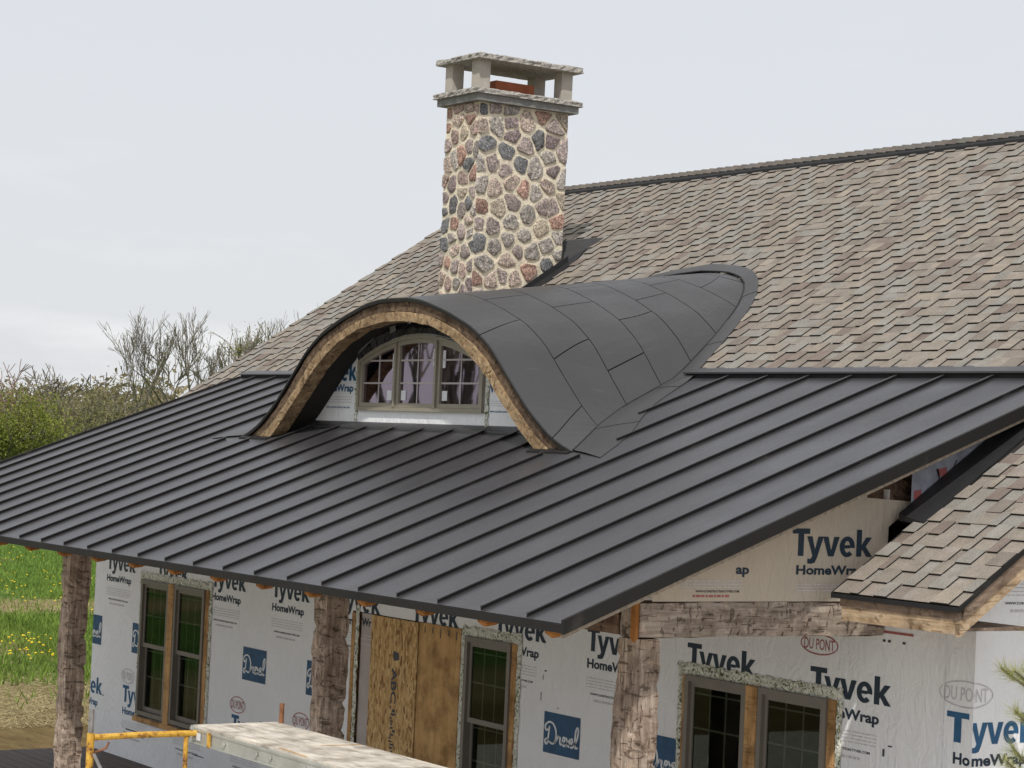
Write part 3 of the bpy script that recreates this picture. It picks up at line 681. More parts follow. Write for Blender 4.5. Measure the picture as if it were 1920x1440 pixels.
TINTS = [((.262, .232, .200), 6), ((.252, .240, .218), 6), ((.242, .215, .186), 4), ((.195, .160, .140), 1.5), ((.278, .244, .204), 2), ((.215, .188, .165), 1.8)]
def tint(rnd, x, y):
    t = noise.noise(Vector((x * .9, y * 1.3, 4))) ; wsum = []
    for i, (c, wt) in enumerate(TINTS): wsum.append(wt * (1.8 if (i in (3, 5)) and t > .18 else 1) * (1.7 if i == 1 and t < -.1 else 1))
    c = rnd.choices([c for c, _ in TINTS], wsum)[0]; f = rnd.uniform(.93, 1.07); return tuple(v * f for v in c)
def on(x, y, h): return Vector((x, y, Zm(y))) + NRM * h
pieces = []
rs = random.Random(11)
def shingles(x0, x1, y0, y1, ph=0):
    ncr = int(math.ceil((y1 - y0) / EXPO))
    nb = int((x1 - x0) / .135) + 1
    base = [x0 + (x1 - x0) * j / nb for j in range(nb + 1)]
    for i in range(ncr):
        ya, yb_ = y0 + i * EXPO, min(y0 + (i + 1) * EXPO + .012, y1)
        if yb_ - ya < .02: continue
        if i % 3 == 0: jit = [rs.uniform(-.035, .035) for _ in base]
        xs = [min(max(b_ + jit[j] + rs.uniform(-.012, .012), x0), x1) if 0 < j < nb else b_ for j, b_ in enumerate(base)]
        for j in range(nb):
            a, b_ = xs[j], xs[j + 1]
            if b_ - a < .03: continue
            cx, cy = (a + b_) / 2, (ya + yb_) / 2
            u = abs(cx - DCX)
            if 2.5 < cy < 6.27 and u < (hw(cy) + .05 if cy < 6.1 else .42 * math.sqrt(max(0, (6.24 - cy) / .14))): continue
            if cx < -9.42 and cx > -10.06 and 5.33 < cy < 6.46: continue
            if x0 == XC and cx < .05 and cy > 2.87: continue
            tab = (i + j + ph) % 2 == 0
            if rs.random() < .07: tab = not tab
            h = .0175 if tab else .0065
            q = [on(a, ya, .0005), on(b_, ya, .0005), on(b_, yb_, .0005), on(a, yb_, .0005), on(a, ya - (.003 if tab else 0), h), on(b_, ya - (.003 if tab else 0), h), on(b_, yb_, .002), on(a, yb_, .002)]
            if tab: q[6] = on(b_, yb_, .0115); q[7] = on(a, yb_, .0115)
            pieces.append((q, tint(rs, cx, cy), tab, (cx, cy)))
shingles(XL, XR, D1 + .108, D2 - .06)
shingles(XC, XR, DE, D1 + .108 + .02, 1)
shingles(XL, XML - .03, DE, D1 + .108, 1)
def vis(pc):
    px, py, zz = proj((pc[3][0], pc[3][1], Zm(pc[3][1])))
    return zz if (-10 < px < 1930 and -10 < py < 1450 and pc[3][0] > XC - .1) else zz + 1000
pieces.sort(key=vis)
for q, c, tab, _ in pieces[:296]:
    b = MB(); b.hexa(q, 0, c, tops=1); b.obj("shingle", [M['shingle'], M['asphalt_edge']], sroof)
b = MB()
for q, c, tab, _ in pieces[296:]: b.hexa(q, 0, c, tops=1)
b.obj("shingle_field", [M['shingle'], M['asphalt_edge']], sroof, kind="stuff")
# drip edges
def strip(name, P0, P1, wv, hv, mat, parent):
    P0, P1, wv, hv = map(Vector, (P0, P1, wv, hv)); b = MB(); b.hexa([P0, P0 + wv, P1 + wv, P1, P0 + hv, P0 + wv + hv, P1 + wv + hv, P1 + hv]); return b.obj(name, mat, parent)
strip("drip_edge", (XC - .012, DE - .012, Zm(DE) - .035), (XR + .006, DE - .012, Zm(DE) - .035), (0, .012, 0), (0, 0, .03), M['gap'], sroof)
strip("drip_edge", (XR, DE - .01, Zm(DE - .01) - .03), (XR, D2, Zm(D2) - .03), (.008, 0, 0), (0, 0, .034), M['trim'], sroof)
strip("drip_edge", (XC - .016, DE - .01, Zm(DE - .01) - .03), (XC - .016, 3.02, Zm(3.02) - .03), (.016, 0, 0), (0, 0, .036), M['gap'], sroof)
strip("drip_edge", (XL - .01, DE - .01, Zm(DE) - .03), (XL - .01, D2, Zm(D2) - .03), (.01, 0, 0), (0, 0, .03), M['trim'], sroof)
# ridge vent and caps
rv = MB()
for sg in (1,):
    rv.hexa([(XL, D2 - .155, Zm(D2 - .155) + .010), (XR, D2 - .155, Zm(D2 - .155) + .010), (XR, D2 + .13, Zm(D2 - .13) + .012), (XL, D2 + .13, Zm(D2 - .13) + .012), (XL, D2 - .150, Zm(D2 - .150) + .040), (XR, D2 - .150, Zm(D2 - .150) + .040), (XR, D2, Zm(D2) + .04), (XL, D2, Zm(D2) + .04)])
    rv.add([(XL, D2, Zm(D2) + .04), (XR, D2, Zm(D2) + .04), (XR, D2 + .13, Zm(D2 - .13) + .038), (XL, D2 + .13, Zm(D2 - .13) + .038)], [(0, 1, 2, 3)])
rv.obj("ridge_vent", M['gap'], sroof)
x = XR + .01; i = 0
while x > XL:
    xa = x; xb = max(x - .165, XL); b = MB(); c = tint(rs, x, 9); c = tuple(v * .55 for v in c)
    h0, h1 = .056, .042; yw_ = .10
    for sgn in (-1, 1):
        za = Zm(D2 - yw_)
        q = [(xb, D2 + sgn * yw_, za + .036), (xa, D2 + sgn * yw_, za + .036), (xa, D2, Zm(D2) + .036), (xb, D2, Zm(D2) + .036),
             (xb, D2 + sgn * yw_, za + h0), (xa, D2 + sgn * yw_, za + h1), (xa, D2, Zm(D2) + h1), (xb, D2, Zm(D2) + h0)]
        b.hexa(q, 0, c, tops=1)
    b.obj("ridge_cap", [M['shingle'], M['asphalt_edge']], sroof); x -= .142
# eave and barge boards at the right-hand corner, and the same on the far rake
def board(name, P0, P1, wv, hv, mat): return strip(name, P0, P1, wv, hv, mat, house)
ez = Zm(DE)
board("fascia_board", (XC + .05, DE + .012, ez - .085), (XR - .02, DE + .012, ez - .085), (0, .03, 0), (0, 0, .05), M['fascia_dark'])
board("fascia_board", (XC + .06, DE + .020, ez - .175), (XR - .012, DE + .020, ez - .175), (0, .04, 0), (0, 0, .089), M['fascia_pale'])
board("barge_board", (XR - .03, DE + .045, Zm(DE + .045) - .115), (XR - .03, D2, Zm(D2) - .115), (.028, 0, 0), (0, 0, .08), M['fascia_dark'])
board("barge_board", (XR - .05, DE + .02, Zm(DE + .02) - .20), (XR - .05, D2, Zm(D2) - .20), (.04, 0, 0), (0, 0, .082), M['fascia_pale'])
board("barge_board", (XL + .02, DE + .02, Zm(DE + .02) - .19), (XL + .02, D2, Zm(D2) - .19), (.03, 0, 0), (0, 0, .15), M['fascia_dark'])
board("soffit_board", (XC + .06, DE + .07, ez - .155), (XR - .055, DE + .07, ez - .155), (0, WY - DE - .075, 0), (0, 0, .02), M['fascia_dark'])
mk("rake_soffit", [(GX + .003, DE + .3, Zm(DE + .3) - .13), (XR - .052, DE + .3, Zm(DE + .3) - .13), (XR - .052, D2, Zm(D2) - .13), (GX + .003, D2, Zm(D2) - .13)], [(3, 2, 1, 0)], M['fascia_dark'], house)

# ---- dormer --------------------------------------------------------------------------------------
NS = 72
sv = [-1 + 2 * i / NS for i in range(NS + 1)]
yv = [2.645] + list(np.linspace(2.75, 5.9, 24)) + [6.0, 6.06, 6.11, 6.14, 6.155]
V = [dpt(s, y) for y in yv for s in sv]; n1 = NS + 1
droof = mk("dormer_roof", V, [(j * n1 + i, j * n1 + i + 1, (j + 1) * n1 + i + 1, (j + 1) * n1 + i) for j in range(len(yv) - 1) for i in range(NS)], M['gap'], house, smooth=True)
ROWS = [2.642, 3.20, 3.72, 4.22, 4.66, 5.08, 5.50, 5.93, 6.15]
BR = [(-.86, -.47, .08, .50, .90), (-.70, -.22, .26, .72), (-.88, -.50, -.05, .45, .86), (-.68, -.2, .22, .66), (-.85, -.42, .05, .52), (-.6, -.1, .36), (-.4, .1, .6), ()]
for r_ in range(len(ROWS) - 1):
    y0, y1 = ROWS[r_] + (.005 if r_ else 0), ROWS[r_ + 1] - .005
    br = [-1.0] + list(BR[r_]) + [1.0]
    for k in range(len(br) - 1):
        hwm = hw((y0 + y1) / 2); gs = .005 / max(hwm, .2); s0, s1 = br[k] + gs, br[k + 1] - gs
        ns = max(3, int((s1 - s0) * hwm / .09)); nyy = 5; V = []
        top = [[dpt(s0 + (s1 - s0) * i / ns, y0 + (y1 - y0) * j / nyy, .010) for i in range(ns + 1)] for j in range(nyy + 1)]
        V = [p for row in top for p in row]; q = ns + 1; F = [(j * q + i, j * q + i + 1, (j + 1) * q + i + 1, (j + 1) * q + i) for j in range(nyy) for i in range(ns)]
        ringi = [i for i in range(ns + 1)] + [j * q + ns for j in range(1, nyy + 1)] + [nyy * q + i for i in range(ns - 1, -1, -1)] + [j * q for j in range(nyy - 1, 0, -1)]
        b0 = len(V); 
        for t in ringi:
            j, i = divmod(t, q); V.append(dpt(s0 + (s1 - s0) * i / ns, y0 + (y1 - y0) * j / nyy, .001))
        nr = len(ringi); F += [(ringi[(a + 1) % nr], ringi[a], b0 + a, b0 + (a + 1) % nr) for a in range(nr)]
        mk("dormer_panel", V, F, M['dmetal'], droof)
# valley rib and flashing pieces on both sides
for sg in (-1, 1):
    vy = [2.66] + list(np.linspace(2.75, 5.9, 26)) + [6.0, 6.06, 6.10, 6.13, 6.158]
    vp = [Vector((DCX + sg * hw(y) * (y < 6.155), y, zr(y) + (.016 if y < D1 else .028))) for y in vy]
    MB().tube(vp, .008, 6).obj("valley_seam", M['gap'], droof)
    # outward offset in plan
    dense = []
    for i, p in enumerate(vp):
        a, b_ = vp[max(i - 1, 0)], vp[min(i + 1, len(vp) - 1)]; t = Vector((b_.x - a.x, b_.y - a.y, 0)).normalized(); nrm = Vector((t.y, -t.x, 0)) * sg
        wd = float(np.interp(p.y, *FWD)); q = p + nrm * wd
        if i == 0: q = Vector((p.x + sg * .50, 2.56, 0))
        if i == 1: q = Vector((p.x + sg * .47, 2.86, 0))
        dense.append((p, Vector((q.x, q.y, zr(q.y) + .010))))
    # smooth the outer edge
    o_ = [d[1] for d in dense]
    for _ in range(3): o_ = [o_[0]] + [(o_[i - 1] + o_[i] * 2 + o_[i + 1]) / 4 for i in range(1, len(o_) - 1)] + [o_[-1]]
    for i in range(len(o_)): o_[i].z = zr(o_[i].y) + .006 + (.016 if o_[i].y > D1 else 0)
    o_[-1].x = DCX; o_[-1].z = zr(o_[-1].y) + .024
    cutsx = [0, 4, 8, 12, 15, 18, 21, 24, 27, len(vp) - 1]
    for k in range(len(cutsx) - 1):
        i0, i1 = cutsx[k], cutsx[k + 1]; V, F = [], []; lift = .003 * (k % 2)
        for i in range(i0, i1 + 1):
            p = dense[i][0].copy(); q = o_[i].copy(); p.z = zr(p.y) + .016 + lift; q.z += lift
            if p.y > D1: p.z += .012
            mid = (p + q) / 2; mid.z = zr(mid.y) + .016 + lift + (.012 if mid.y > D1 else 0)
            qd = q.copy(); qd.z -= .010
            V += [p, mid, q, qd]
        for i in range(i1 - i0):
            for j in range(3): F.append((i * 4 + j, i * 4 + j + 1, (i + 1) * 4 + j + 1, (i + 1) * 4 + j))
        mk("valley_flashing", V, F, M['dmetal'], droof)
# front drip, arch timbers, soffit
def outer(s): p = dpt(s, DY0); return Vector((p.x, 0, p.z))
SM = .955
V, F = [], []
ss = np.linspace(-1, 1, 81)
for s in ss:
    p = dpt(s, 2.645, .013); q = p.copy(); q.z -= .036; V += [p, q, (q.x, q.y + .03, q.z)]
F = [(i * 3 + j, (i + 1) * 3 + j, (i + 1) * 3 + j + 1, i * 3 + j + 1) for i in range(80) for j in range(2)]
mk("dormer_drip_edge", V, F, M['trim'], droof)
INN = np.array([(0, 2.122), (.33, 2.105), (.66, 2.058), (.97, 1.955), (1.2, 1.845), (1.45, 1.69), (1.63, 1.54), (1.8, 1.40), (1.98, 1.25), (2.15, 1.12), (2.30, 1.02)])
def resamp(P, n):
    P = np.array(P); dl = np.concatenate([[0], np.cumsum(np.linalg.norm(np.diff(P, axis=0), axis=1))]); t = np.linspace(0, dl[-1], n); return np.stack([np.interp(t, dl, P[:, 0]), np.interp(t, dl, P[:, 1])], 1)
NA = 61
half_o = []
for s in np.linspace(0, SM, 60):
    p0, p1 = outer(max(s - .01, 0)), outer(s + .01); t = (p1 - p0).normalized(); nn = Vector((-t.z, 0, t.x)); nn = nn if nn.z > 0 else -nn
    p = outer(s) - nn * .028; half_o.append((p.x - DCX, p.z))
ho = resamp(half_o, NA); hi_ = resamp(INN, NA)
arcO = np.concatenate([np.stack([-ho[::-1, 0], ho[::-1, 1]], 1)[:-1], ho]); arcI = np.concatenate([np.stack([-hi_[::-1, 0], hi_[::-1, 1]], 1)[:-1], hi_])
def arch_piece(name, i0, i1, f0, f1, ya, yb_, mat, seed, inset=0):
    V, F = [], []; n_ = i1 - i0
    for i in range(i0, i1 + 1):
        for f in (f0, f1):
            p = arcO[i] * (1 - f) + arcI[i] * f
            wob_ = noise.noise(Vector((p[0] * 3, p[1] * 3, seed))) * .010 + noise.noise(Vector((p[0] * 14, p[1] * 14, seed))) * .006
            for y in (ya, yb_):
                yy = y + (noise.noise(Vector((p[0] * 6, seed, p[1] * 6))) * .008 if y == ya else 0)
                V.append((DCX + p[0], yy, p[1] + (wob_ if f not in (0.0,) else 0)))
    for i in range(n_):
        a, b_ = i * 4, (i + 1) * 4
        F += [(a, b_, b_ + 2, a + 2), (a + 1, a + 3, b_ + 3, b_ + 1), (a, a + 1, b_ + 1, b_), (a + 2, b_ + 2, b_ + 3, a + 3)]
    F += [(0, 2, 3, 1), (n_ * 4, n_ * 4 + 1, n_ * 4 + 3, n_ * 4 + 2)]
    return mk(name, V, F, mat, arch)
arch = empty("dormer_arch", (DCX, DY0, 1.0)); arch.parent = house; arch.location = WORLDLOC["dormer_arch"] - WORLDLOC["house"]
NT = 2 * NA - 2
for k, (a, b_) in enumerate(((0, 30), (30, 60), (60, 88), (88, NT))):
    arch_piece("arch_rim", a + (k > 0) * 0, b_, 0.0, .50, 2.668, 2.80, M['arch_dark'], k)
for k, (a, b_) in enumerate(((0, 24), (24, 47), (47, 74), (74, 97), (97, NT))):
    arch_piece("arch_timber", a, b_, .504, 1.0, 2.655 - .004 * (k % 2), 2.80, M['arch_gold'], 10 + k)
V, F = [], []
for i in range(NT + 1):
    p = arcI[i] + (arcO[i] - arcI[i]) * .06
    for y in (2.79, 3.075): V.append((DCX + p[0], y, p[1] + (y - 2.79) * .145))
mk("dormer_soffit", V, [(i * 2, i * 2 + 1, i * 2 + 3, i * 2 + 2) for i in range(NT)], M['soffit'], house)
for sg in (-1, 1):        # little metal shoe under each foot
    x0, x1 = DCX + sg * 2.27, DCX + sg * 2.84; MB().hexa([(min(x0, x1), 2.60, S1 * 2.60 + .001), (max(x0, x1), 2.60, S1 * 2.60 + .001), (max(x0, x1), 2.82, S1 * 2.82 + .001), (min(x0, x1), 2.82, S1 * 2.82 + .001), (min(x0, x1), 2.60, S1 * 2.60 + .014), (max(x0, x1), 2.60, S1 * 2.60 + .014), (max(x0, x1), 2.82, S1 * 2.82 + .012), (min(x0, x1), 2.82, S1 * 2.82 + .012)]).obj("arch_shoe", M['trim'], house)
# dormer front wall with its arched opening
DWY = 3.06; WX0, WX1, WZ0 = -7.815, -5.625, 1.318; WCX = (WX0 + WX1) / 2
def wtop(x, grow=0.0):
    hc = (WX1 - WX0) / 2; sag = .236; Rr = (hc * hc + sag * sag) / (2 * sag); t = min(abs(x - WCX), hc + .2)
    return 2.023 - Rr + math.sqrt(max((Rr + grow) ** 2 - t * t, 0.01))
def inner_z(u): return float(np.interp(abs(u), INN[:, 0], INN[:, 1])) + .12
b = MB(); xs = sorted(set(list(np.linspace(DCX - 2.30, DCX + 2.30, 60)) + [WX0, WX1]))
zb = S1 * DWY + .002
for i in range(len(xs) - 1):
    x0, x1 = xs[i], xs[i + 1]; t0, t1 = inner_z(x0 - DCX), inner_z(x1 - DCX); xm = (x0 + x1) / 2
    if WX0 < xm < WX1:
        b.add([(x0, DWY, zb), (x1, DWY, zb), (x1, DWY, WZ0), (x0, DWY, WZ0)], [(0, 1, 2, 3)])
        b.add([(x0, DWY, wtop(x0)), (x1, DWY, wtop(x1)), (x1, DWY, max(t1, wtop(x1) + .01)), (x0, DWY, max(t0, wtop(x0) + .01))], [(0, 1, 2, 3)])
    else: b.add([(x0, DWY, zb), (x1, DWY, zb), (x1, DWY, max(t1, zb + .01)), (x0, DWY, max(t0, zb + .01))], [(0, 1, 2, 3)])
dwall = b.obj("dormer_wall", M['wrap'], house)
dw = Wall2D(lambda u, v, l: (u, DWY - l, v), dwall, holes=[(WX0 - .05, WX1 + .05, 1.25, 2.2)])
dw.put("lettering", heavy2d("Tyvek", -8.60, 1.60, .73, .185), M['blue'])
dw.put("lettering", text2d("HomeWrap", -8.58, 1.495, .65, .072, .034), M['blue'])
rr = random.Random(9)
for v0 in (1.44, 1.415, 1.39): dw.put("fine_print", (lambda a: (np.array(a[0]), a[1]))(dw.dashes(-8.55, -7.95, v0, .006, rr)), M['paleprint'])
dw.put("lettering", text2d("WWW.CONSTRUCTION.TYVEK.COM", -8.45, 1.335, .46, .015, .03), M['blue'])
dw.put("lettering", text2d("Wrap", -5.56, 1.50, .34, .085, .034), M['blue'])
for v0 in (1.42, 1.40, 1.38): dw.put("fine_print", (lambda a: (np.array(a[0]), a[1]))(dw.dashes(-5.52, -5.1, v0, .006, rr)), M['paleprint'])
dw.put("lettering", text2d("WWW.CONSTRUCTION.TYVEK.COM", -5.54, 1.325, .40, .015, .03), M['blue'])
# crumpled black membrane and tape over the window, metal apron under the wall
b = MB(); ra = random.Random(4); V, F = [], []; nn = 40
for i in range(nn + 1):
    x = WX0 - .02 + (WX1 - WX0 + .04) * i / nn; z0 = wtop(x) + .012; z1 = z0 + .10 + .05 * math.exp(-((i - 8) / 8) ** 2) + ra.uniform(-.02, .02)
    V += [(x, DWY - .012 - ra.random() * .03, z0), (x, DWY - .02 - ra.random() * .05, (z0 + z1) / 2), (x, DWY - .01, z1)]
F = [(i * 3 + j, (i + 1) * 3 + j, (i + 1) * 3 + j + 1, i * 3 + j + 1) for i in range(nn) for j in range(2)]
mk("head_membrane", V, F, M['membrane'], house)
def tilted(name, c, wd, ht, ang, y, mat, parent=house, th=.012):
    ca, sa = math.cos(ang), math.sin(ang); P = []
    for dy in (0, -th):
        for a, b_ in ((-1, -1), (1, -1), (1, 1), (-1, 1)): P.append((c[0] + a * wd / 2 * ca - b_ * ht / 2 * sa, y + dy, c[1] + a * wd / 2 * sa + b_ * ht / 2 * ca))
    return MB().hexa(P).obj(name, mat, parent)
tilted("membrane_strip", (-7.52, 2.035), .62, .085, .50, DWY - .055, simple("grey_membrane", (.17, .17, .17), .5), th=.006)
tilted("membrane_tab", (-7.14, 2.10), .10, .10, .3, DWY - .066, M['limegrey'], th=.006)
MB().hexa([(DCX - 2.28, 2.985, S1 * 2.985 + .001), (DCX + 2.28, 2.985, S1 * 2.985 + .001), (DCX + 2.28, DWY - .003, S1 * DWY + .001), (DCX - 2.28, DWY - .003, S1 * DWY + .001), (DCX - 2.28, 2.985, S1 * 2.985 + .020), (DCX + 2.28, 2.985, S1 * 2.985 + .020), (DCX + 2.28, DWY - .003, S1 * DWY + .040), (DCX - 2.28, DWY - .003, S1 * DWY + .040)]).obj("dormer_apron", M['metal'], house)
for x in (WX0 - .045, WX1 + .05):
    V, F = [], []
    for i in range(15):
        z = 1.22 + .62 * i / 14
        if x > -6: z = 1.18 + .42 * i / 14
        V += [(x - .025 + ra.uniform(-.012, .012), DWY - .004 - ra.random() * .01, z), (x, DWY - .012 - ra.random() * .02, z), (x + .025 + ra.uniform(-.012, .012), DWY - .004 - ra.random() * .01, z)]
    mk("jamb_tape", V, [(i * 3 + j, i * 3 + j + 1, (i + 1) * 3 + j + 1, (i + 1) * 3 + j) for i in range(14) for j in range(2)], M['foil'], house)
# arched triple window
def arched_bars(x0, x1, z0, ztop, wdt, y0, y1, mat, name, parent):
    """frame of one light: two stiles, a rail and an arched head"""
    b = MB(); b.box((x0, y0, z0), (x1, y1, z0 + wdt)); b.hexa([(x0, y0, z0 + wdt), (x0 + wdt, y0, z0 + wdt), (x0 + wdt, y1, z0 + wdt), (x0, y1, z0 + wdt), (x0, y0, ztop(x0)), (x0 + wdt, y0, ztop(x0 + wdt)), (x0 + wdt, y1, ztop(x0 + wdt)), (x0, y1, ztop(x0))])
    b.hexa([(x1 - wdt, y0, z0 + wdt), (x1, y0, z0 + wdt), (x1, y1, z0 + wdt), (x1 - wdt, y1, z0 + wdt), (x1 - wdt, y0, ztop(x1 - wdt)), (x1, y0, ztop(x1)), (x1, y1, ztop(x1)), (x1 - wdt, y1, ztop(x1 - wdt))])
    n = 10
    for i in range(n):
        a, c = x0 + wdt + (x1 - x0 - 2 * wdt) * i / n, x0 + wdt + (x1 - x0 - 2 * wdt) * (i + 1) / n
        b.hexa([(a, y0, ztop(a) - wdt), (c, y0, ztop(c) - wdt), (c, y1, ztop(c) - wdt), (a, y1, ztop(a) - wdt), (a, y0, ztop(a)), (c, y0, ztop(c)), (c, y1, ztop(c)), (a, y1, ztop(a))])
    return b.obj(name, mat, parent)
dwin = arched_bars(WX0, WX1, WZ0, lambda x: wtop(x), .034, DWY - .035, DWY + .05, M['vinyl_l'], "dormer_window", house)
MX = [WX0 + .036, -7.118, -6.405, WX1 - .036]
for k in range(3):
    x0, x1 = MX[k] + (.002 if k == 0 else .016), MX[k + 1] - (.002 if k == 2 else .016)
    zt = lambda x: wtop(x) - .037
    arched_bars(x0, x1, WZ0 + .036, zt, .038, DWY - .022, DWY + .03, M['vinyl_l'], "sash", dwin)
    if k: b = MB().box((MX[k] - .014, DWY - .045, WZ0 + .036), (MX[k] + .014, DWY + .045, wtop(MX[k]) - .036)); b.obj("mullion", M['vinyl_l'], dwin)
    gx0, gx1, gz0 = x0 + .036, x1 - .036, WZ0 + .072
    V = [(gx0 + (gx1 - gx0) * i / 12, DWY + .004, gz0) for i in range(13)] + [(gx0 + (gx1 - gx0) * i / 12, DWY + .004, wtop(gx0 + (gx1 - gx0) * i / 12) - .073) for i in range(13)]
    mk("pane", V, [(i, i + 1, i + 14, i + 13) for i in range(12)], M['glass_p'], dwin)
    xm = (gx0 + gx1) / 2; MB().box((xm - .008, DWY - .004, gz0), (xm + .008, DWY + .001, wtop(xm) - .072)).obj("muntin", M['muntin_l'], dwin)
    for zz in (1.578, 1.790):
        ga, gb = gx0, gx1
        MB().box((ga, DWY - .0045, zz - .008), (gb, DWY + .0012, zz + .008)).obj("muntin", M['muntin_l'], dwin)
    sx = gx1 - .13 if k == 0 else gx0 + .02
    MB().box((sx, DWY - .001, gz0 + .03), (sx + .085, DWY + .002, gz0 + .12)).obj("sticker", M['sticker'], dwin)
    tx = gx1 - .05 if k < 2 else gx0 + .01
    MB().box((tx, DWY - .001, wtop(tx) - .28), (tx + .045, DWY + .002, wtop(tx) - .12)).obj("tape", M['sticker'], dwin)
# little loft behind the window so that the glass does not look into nothing
mk("loft_back", [(WX0 + .1, 3.6, 1.39), (WX1 - .1, 3.6, 1.39), (WX1 - .1, 3.6, 1.9), (WX0 + .1, 3.6, 1.9)], [(0, 1, 2, 3)], M['interior'], house)

# ---- chimney -------------------------------------------------------------------------------------
CX0, CX1, CY0, CY1, CZB, CZT = -10.077, -9.40, 5.296, 6.49, 1.9, 4.745
b = MB().box((CX0 + .02, CY0 + .02, CZB), (CX1 - .02, CY1 - .02, CZT))
# slightly lumpy mortar skin
def lumpy(P00, U, Vv, nu, nv, nrm, amp, bb):
    base = len(bb.V)
    for j in range(nv + 1):
        for i in range(nu + 1):
            p = Vector(P00) + Vector(U) * (i / nu) + Vector(Vv) * (j / nv); e = 0 if i in (0, nu) or j in (0, nv) else 1
            bb.V.append(tuple(p + Vector(nrm) * (noise.noise(p * 11) * amp * e)))
    for j in range(nv):
        for i in range(nu): bb.F.append((base + j * (nu + 1) + i, base + j * (nu + 1) + i + 1, base + (j + 1) * (nu + 1) + i + 1, base + (j + 1) * (nu + 1) + i)); bb.mi.append(0)
hz = CZT - CZB
lumpy((CX1 - .012, CY0 + .012, CZB), (0, CY1 - CY0 - .024, 0), (0, 0, hz), 24, 56, (1, 0, 0), .008, b)
lumpy((CX0 + .012, CY0 + .012, CZB), (CX1 - CX0 - .024, 0, 0), (0, 0, hz), 14, 56, (0, -1, 0), .008, b)
lumpy((CX0 + .012, CY1 - .012, CZB), (0, -(CY1 - CY0 - .024), 0), (0, 0, hz), 24, 56, (-1, 0, 0), .008, b)
chim = b.obj("chimney", M['mortar'], house)
STONEC = [((.31, .275, .265), 4), ((.33, .265, .24), 3), ((.34, .23, .19), 1.5), ((.15, .16, .17), 2.2), ((.33, .32, .30), 4), ((.40, .345, .305), 3), ((.23, .195, .20), 2), ((.38, .345, .28), 1.8)]
def clip_poly(P, a, n_):
    out_ = []
    for i in range(len(P)):
        p, q = P[i], P[(i + 1) % len(P)]; dp, dq = (p - a) @ n_, (q - a) @ n_
        if dp <= 0: out_.append(p)
        if dp * dq < 0: out_.append(p + (q - p) * (dp / (dp - dq)))
    return out_
def stones(Wd, Hd, seed, place, zmin):
    rn = np.random.default_rng(seed); cell = .232
    pts = []
    for _ in range(4000):
        p = rn.random(2) * [Wd, Hd]
        if all(((p - q) ** 2).sum() > (cell * (.42 + .80 * rn.random())) ** 2 for q in pts): pts.append(p)
    pts = np.array(pts); py = random.Random(seed)
    for it in range(2):
        cells = []
        for i, p in enumerate(pts):
            P = [np.array(v) for v in ((.0, .0), (Wd, .0), (Wd, Hd), (.0, Hd))]
            for j, q in enumerate(pts):
                if j != i and abs(q - p).max() < .6: P = clip_poly(P, (p + q) / 2, (q - p) / np.linalg.norm(q - p))
                if len(P) < 3: break
            cells.append(P)
        if it == 0: pts = np.array([.6 * p + .4 * np.mean(c, 0) if len(c) > 2 else p for p, c in zip(pts, cells)])
    for P in cells:
        if len(P) < 3: continue
        P = np.array(P); c = P.mean(0)
        if c[1] < zmin(c[0]) - .12: continue
        r0 = np.linalg.norm(P - c, axis=1).mean()
        gap = py.uniform(.012, .028)
        Q = c + (P - c) * max(.3, 1 - gap / max(r0 * .8, .03))
        Q = c + (Q - c) * np.array([1.0, py.uniform(.90, 1.0)])
        Q2 = []
        for i in range(len(Q)):
            a, d = Q[i], Q[(i + 1) % len(Q)]; f = py.uniform(.07, .2)
            if np.linalg.norm(d - a) < .035: Q2.append((a + d) / 2); continue
            Q2 += [a * (1 - f) + d * f, (a + d) / 2 + (c - (a + d) / 2) * py.uniform(-.06, .10), a * f + d * (1 - f)]
        Q = np.array(Q2)
        if len(Q) > 18: Q = Q[np.linspace(0, len(Q) - 1, 18).astype(int)]
        h = py.uniform(.010, .026); n = len(Q); V, F = [], []
        for sc, hh in ((1.02, -.012), (1.0, h * .55), (.93, h * .92), (.55, h)):
            for q in Q:
                s_ = c + (q - c) * sc; jit = noise.noise(Vector((s_[0] * 17, s_[1] * 17, seed))) * .012 * (hh > 0); V.append(place(s_[0], s_[1], hh + jit))
        V.append(place(c[0], c[1], h * 1.0 + py.uniform(-.004, .006)))
        for l in range(3):
            for i in range(n): k = (i + 1) % n; F.append((l * n + i, l * n + k, (l + 1) * n + k, (l + 1) * n + i))
        F += [(3 * n + i, 3 * n + (i + 1) % n, 4 * n) for i in range(n)]
        col = py.choices([a for a, _ in STONEC], [w_ for _, w_ in STONEC])[0]; f = py.uniform(.85, 1.25); col = tuple(v * f for v in col)
        mk("stone", V, F, M['stone'], chim, col=col, smooth=py.random() < .5)
stones(CY1 - CY0, CZT - CZB, 5, lambda a, b_, h: (CX1 - .012 + h, CY0 + a, CZB + b_), lambda a: Zm(CY0 + a) - CZB)
stones(CX1 - CX0, CZT - CZB, 8, lambda a, b_, h: (CX0 + a, CY0 + .012 - h, CZB + b_), lambda a: Zm(CY0) - CZB)
